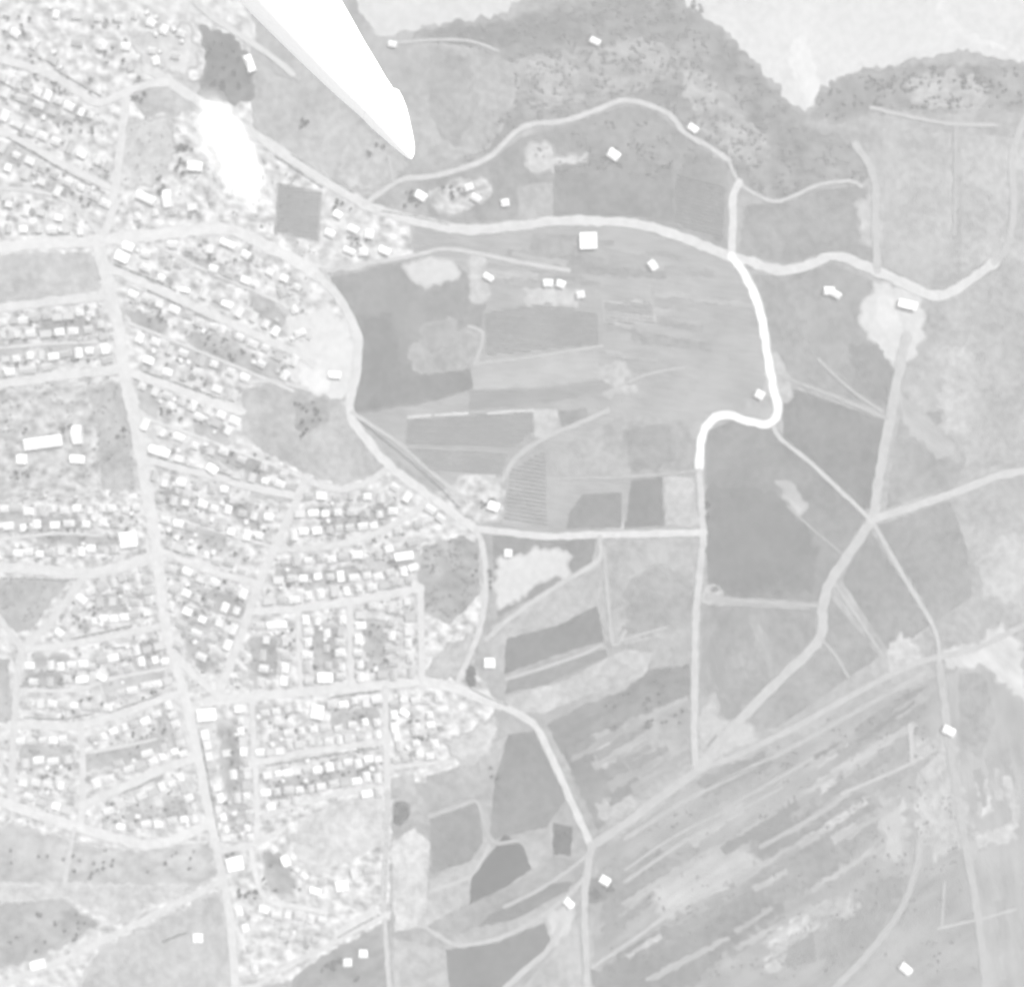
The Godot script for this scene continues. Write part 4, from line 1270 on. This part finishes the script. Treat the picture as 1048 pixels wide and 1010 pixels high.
func scatter(called: String, label: String, outline: Array, n: int, lo: float, hi: float, a: float, clump: float):
	var poly := pts(outline)
	var lob := Vector2(1e9, 1e9)
	var hib := -lob
	for p in poly:
		lob = lob.min(p)
		hib = hib.max(p)
	var cl := FastNoiseLite.new()
	cl.seed = n
	cl.frequency = 0.03
	var spots: Array[Transform3D] = []
	var tries := 0
	while spots.size() < n and tries < n * 12:
		tries += 1
		var p := Vector2(rng.randf_range(lob.x, hib.x), rng.randf_range(lob.y, hib.y))
		if cl.get_noise_2d(p.x, p.y) < clump or not Geometry2D.is_point_in_polygon(p, poly):
			continue
		if not clear_of_roads(p, 1.0) or not clear_of_houses(p):
			continue
		var s := rng.randf_range(lo, hi) / 3.0
		spots.append(Transform3D(Basis(Vector3.UP, rng.randf() * TAU).scaled(Vector3(s, s * 0.8, s)), up(p, s * 1.5)))
	var mm := MultiMesh.new()
	mm.transform_format = MultiMesh.TRANSFORM_3D
	mm.mesh = bush
	mm.instance_count = spots.size()
	for i in spots.size():
		mm.set_instance_transform(i, spots[i])
	var o := MultiMeshInstance3D.new()
	o.name = numbered(called)
	o.multimesh = mm
	o.material_override = mat(a)
	add_child(o)
	tag(o, label, "scrub", "", "stuff")

var bush: ArrayMesh

func make_scrub():
	bush = leaf_mesh(3.0, 60, 0.9, 0.7)
	scatter("scrub", "dense dark scrub covering the northern hillside", FIELDS[1][6], 1300, 1.0, 2.6, 0.16, -0.1)
	scatter("scrub", "low scrub along the edge of the pale sand flat", FIELDS[FIELDS.size() - 1][6] if false else [840,92, 900,72, 960,66, 1046,70, 1046,108, 960,112, 900,112, 860,124, 836,118], 260, 1.0, 2.6, 0.08, 0.0)
	scatter("scrub", "low bushes in the fields below the hill road", [540,150, 640,116, 690,136, 740,176, 690,178, 560,182], 160, 0.9, 2.2, 0.08, 0.05)
	scatter("scrub", "low bushes dotting the streaky open land", [616,880, 720,800, 860,730, 950,690, 990,900, 1000,1005, 620,1005], 600, 0.8, 2.0, 0.1, 0.1)
	scatter("scrub", "low weeds and bushes on the rough lots of the town", [2,60, 130,100, 330,190, 340,280, 300,380, 140,360, 140,260, 2,240], 380, 0.8, 1.7, 0.1, 0.0)
	scatter("scrub", "low garden bushes through the southern streets", [2,320, 110,310, 150,470, 300,500, 420,540, 420,690, 390,800, 260,850, 220,860, 2,840], 1300, 0.8, 1.8, 0.09, -0.05)
	scatter("scrub", "rank bushes in the dark garden field east of the terraces", [434,562, 470,550, 488,558, 490,604, 460,636, 434,620], 120, 0.9, 2.0, 0.08, -0.2)

# -------------------------------------------------------------------- the tank of the aircraft, and a cloud
func lathe(rows: Array, at: Vector3, axis: Vector3, side: Vector3, k: float) -> ArrayMesh:
	var other := axis.cross(side).normalized()
	var st := SurfaceTool.new()
	st.begin(Mesh.PRIMITIVE_TRIANGLES)
	var n := 48
	for i in rows.size() - 1:
		for j in n:
			var q := []
			for e in [[i, j], [i + 1, j], [i + 1, j + 1], [i, j + 1]]:
				var r: Array = rows[e[0]]
				var a: float = TAU * e[1] / n
				q.append(at + axis * r[0] * k + side * (r[1] + cos(a) * r[2]) * k + other * sin(a) * r[2] * k)
			for id in [0, 1, 2, 0, 2, 3]:
				st.add_vertex(q[id])
	st.index()
	st.generate_normals()
	return st.commit()

func make_tank():
	# 6 m below the lens: the white nose of a wing tank, level, pointing south-east
	var d := 6.0
	var k := S / H * d
	var o := Node3D.new()
	o.name = "wing_tank"
	add_child(o)
	o.position = Vector3((421.0 - CX) * k, H - d, (163.0 - CY) * k)
	var axis := Vector3(-0.605, 0, -0.796)
	var side := Vector3(0.796, 0, -0.605)
	part("body", lathe([[58, 7.5, 21.0], [70, 6.8, 22.4], [82, 6, 24], [100, 5.2, 27], [122, 4.5, 30], [148, 4.2, 34], [173, 4, 37.5], [205, 4, 42], [236, 4, 46], [280, 4, 51], [330, 4, 55], [400, 4, 59], [480, 4, 60], [700, 4, 60], [800, 4, 54], [900, 4, 42], [1000, 4, 24], [1060, 4, 6], [1064, 4, 0.2]], Vector3.ZERO, axis, side, k), mat(0.85, "", 0.4), o)
	part("nose_cap", lathe([[0, 0, 0.2], [1.2, 1.2, 2.4], [3.5, 2.2, 4.6], [8.5, 3.4, 7.4], [16, 4.6, 10.4], [27, 6, 14.2], [36, 7.2, 17.2], [46, 8.2, 20.4], [56, 8.8, 22.6], [63, 9, 23.4], [65, 8.8, 22.6], [66, 8.5, 20]], Vector3.ZERO, axis, side, k), mat(0.85, "", 0.4), o)
	tag(o, "white pointed tank nose of the aircraft, high above the town", "aircraft tank")

func make_cloud():
	var o := Node3D.new()
	o.name = "cloud"
	add_child(o)
	tag(o, "small white drifting cloud puff above the northern streets", "cloud")
	var d := 200.0
	var k := S / H * d
	# thin shells of mist one inside the other, each let through by most of the light
	var n := FastNoiseLite.new()
	n.seed = 31
	n.frequency = 0.9
	var turn := Basis(Vector3.UP, deg_to_rad(26))
	for i in 11:
		var f := 1.22 - 0.09 * i
		var m := StandardMaterial3D.new()
		m.albedo_color = Color(0.97, 0.97, 0.97, 0.025 + 0.005 * i * i if i < 8 else 0.36)
		m.transparency = BaseMaterial3D.TRANSPARENCY_ALPHA
		m.roughness = 1.0
		m.metallic_specular = 0.0
		m.resource_name = "mist"
		var st := SurfaceTool.new()
		st.begin(Mesh.PRIMITIVE_TRIANGLES)
		for a in 20:
			for b in 40:
				for c in [[0, 0], [1, 0], [1, 1], [0, 0], [1, 1], [0, 1]]:
					var th: float = PI * (a + c[0]) / 20.0
					var ph: float = TAU * ((b + c[1]) % 40) / 40.0
					var dir := Vector3(sin(th) * cos(ph), cos(th), sin(th) * sin(ph))
					var r := f * (1.0 + 0.3 * n.get_noise_3d(dir.x * 1.4 + i * 0.06, dir.y * 1.4, dir.z * 1.4))
					var wide := 1.0 - 0.1 * dir.z
					st.add_vertex(turn * Vector3(dir.x * r * 21.0 * wide * k, dir.y * r * 12.0 * k, dir.z * r * 54.0 * k))
		st.index()
		st.generate_normals()
		part("puff", st.commit(), m, o)
	o.position = Vector3((237.0 - CX) * k, H - d, (154.0 - CY) * k)
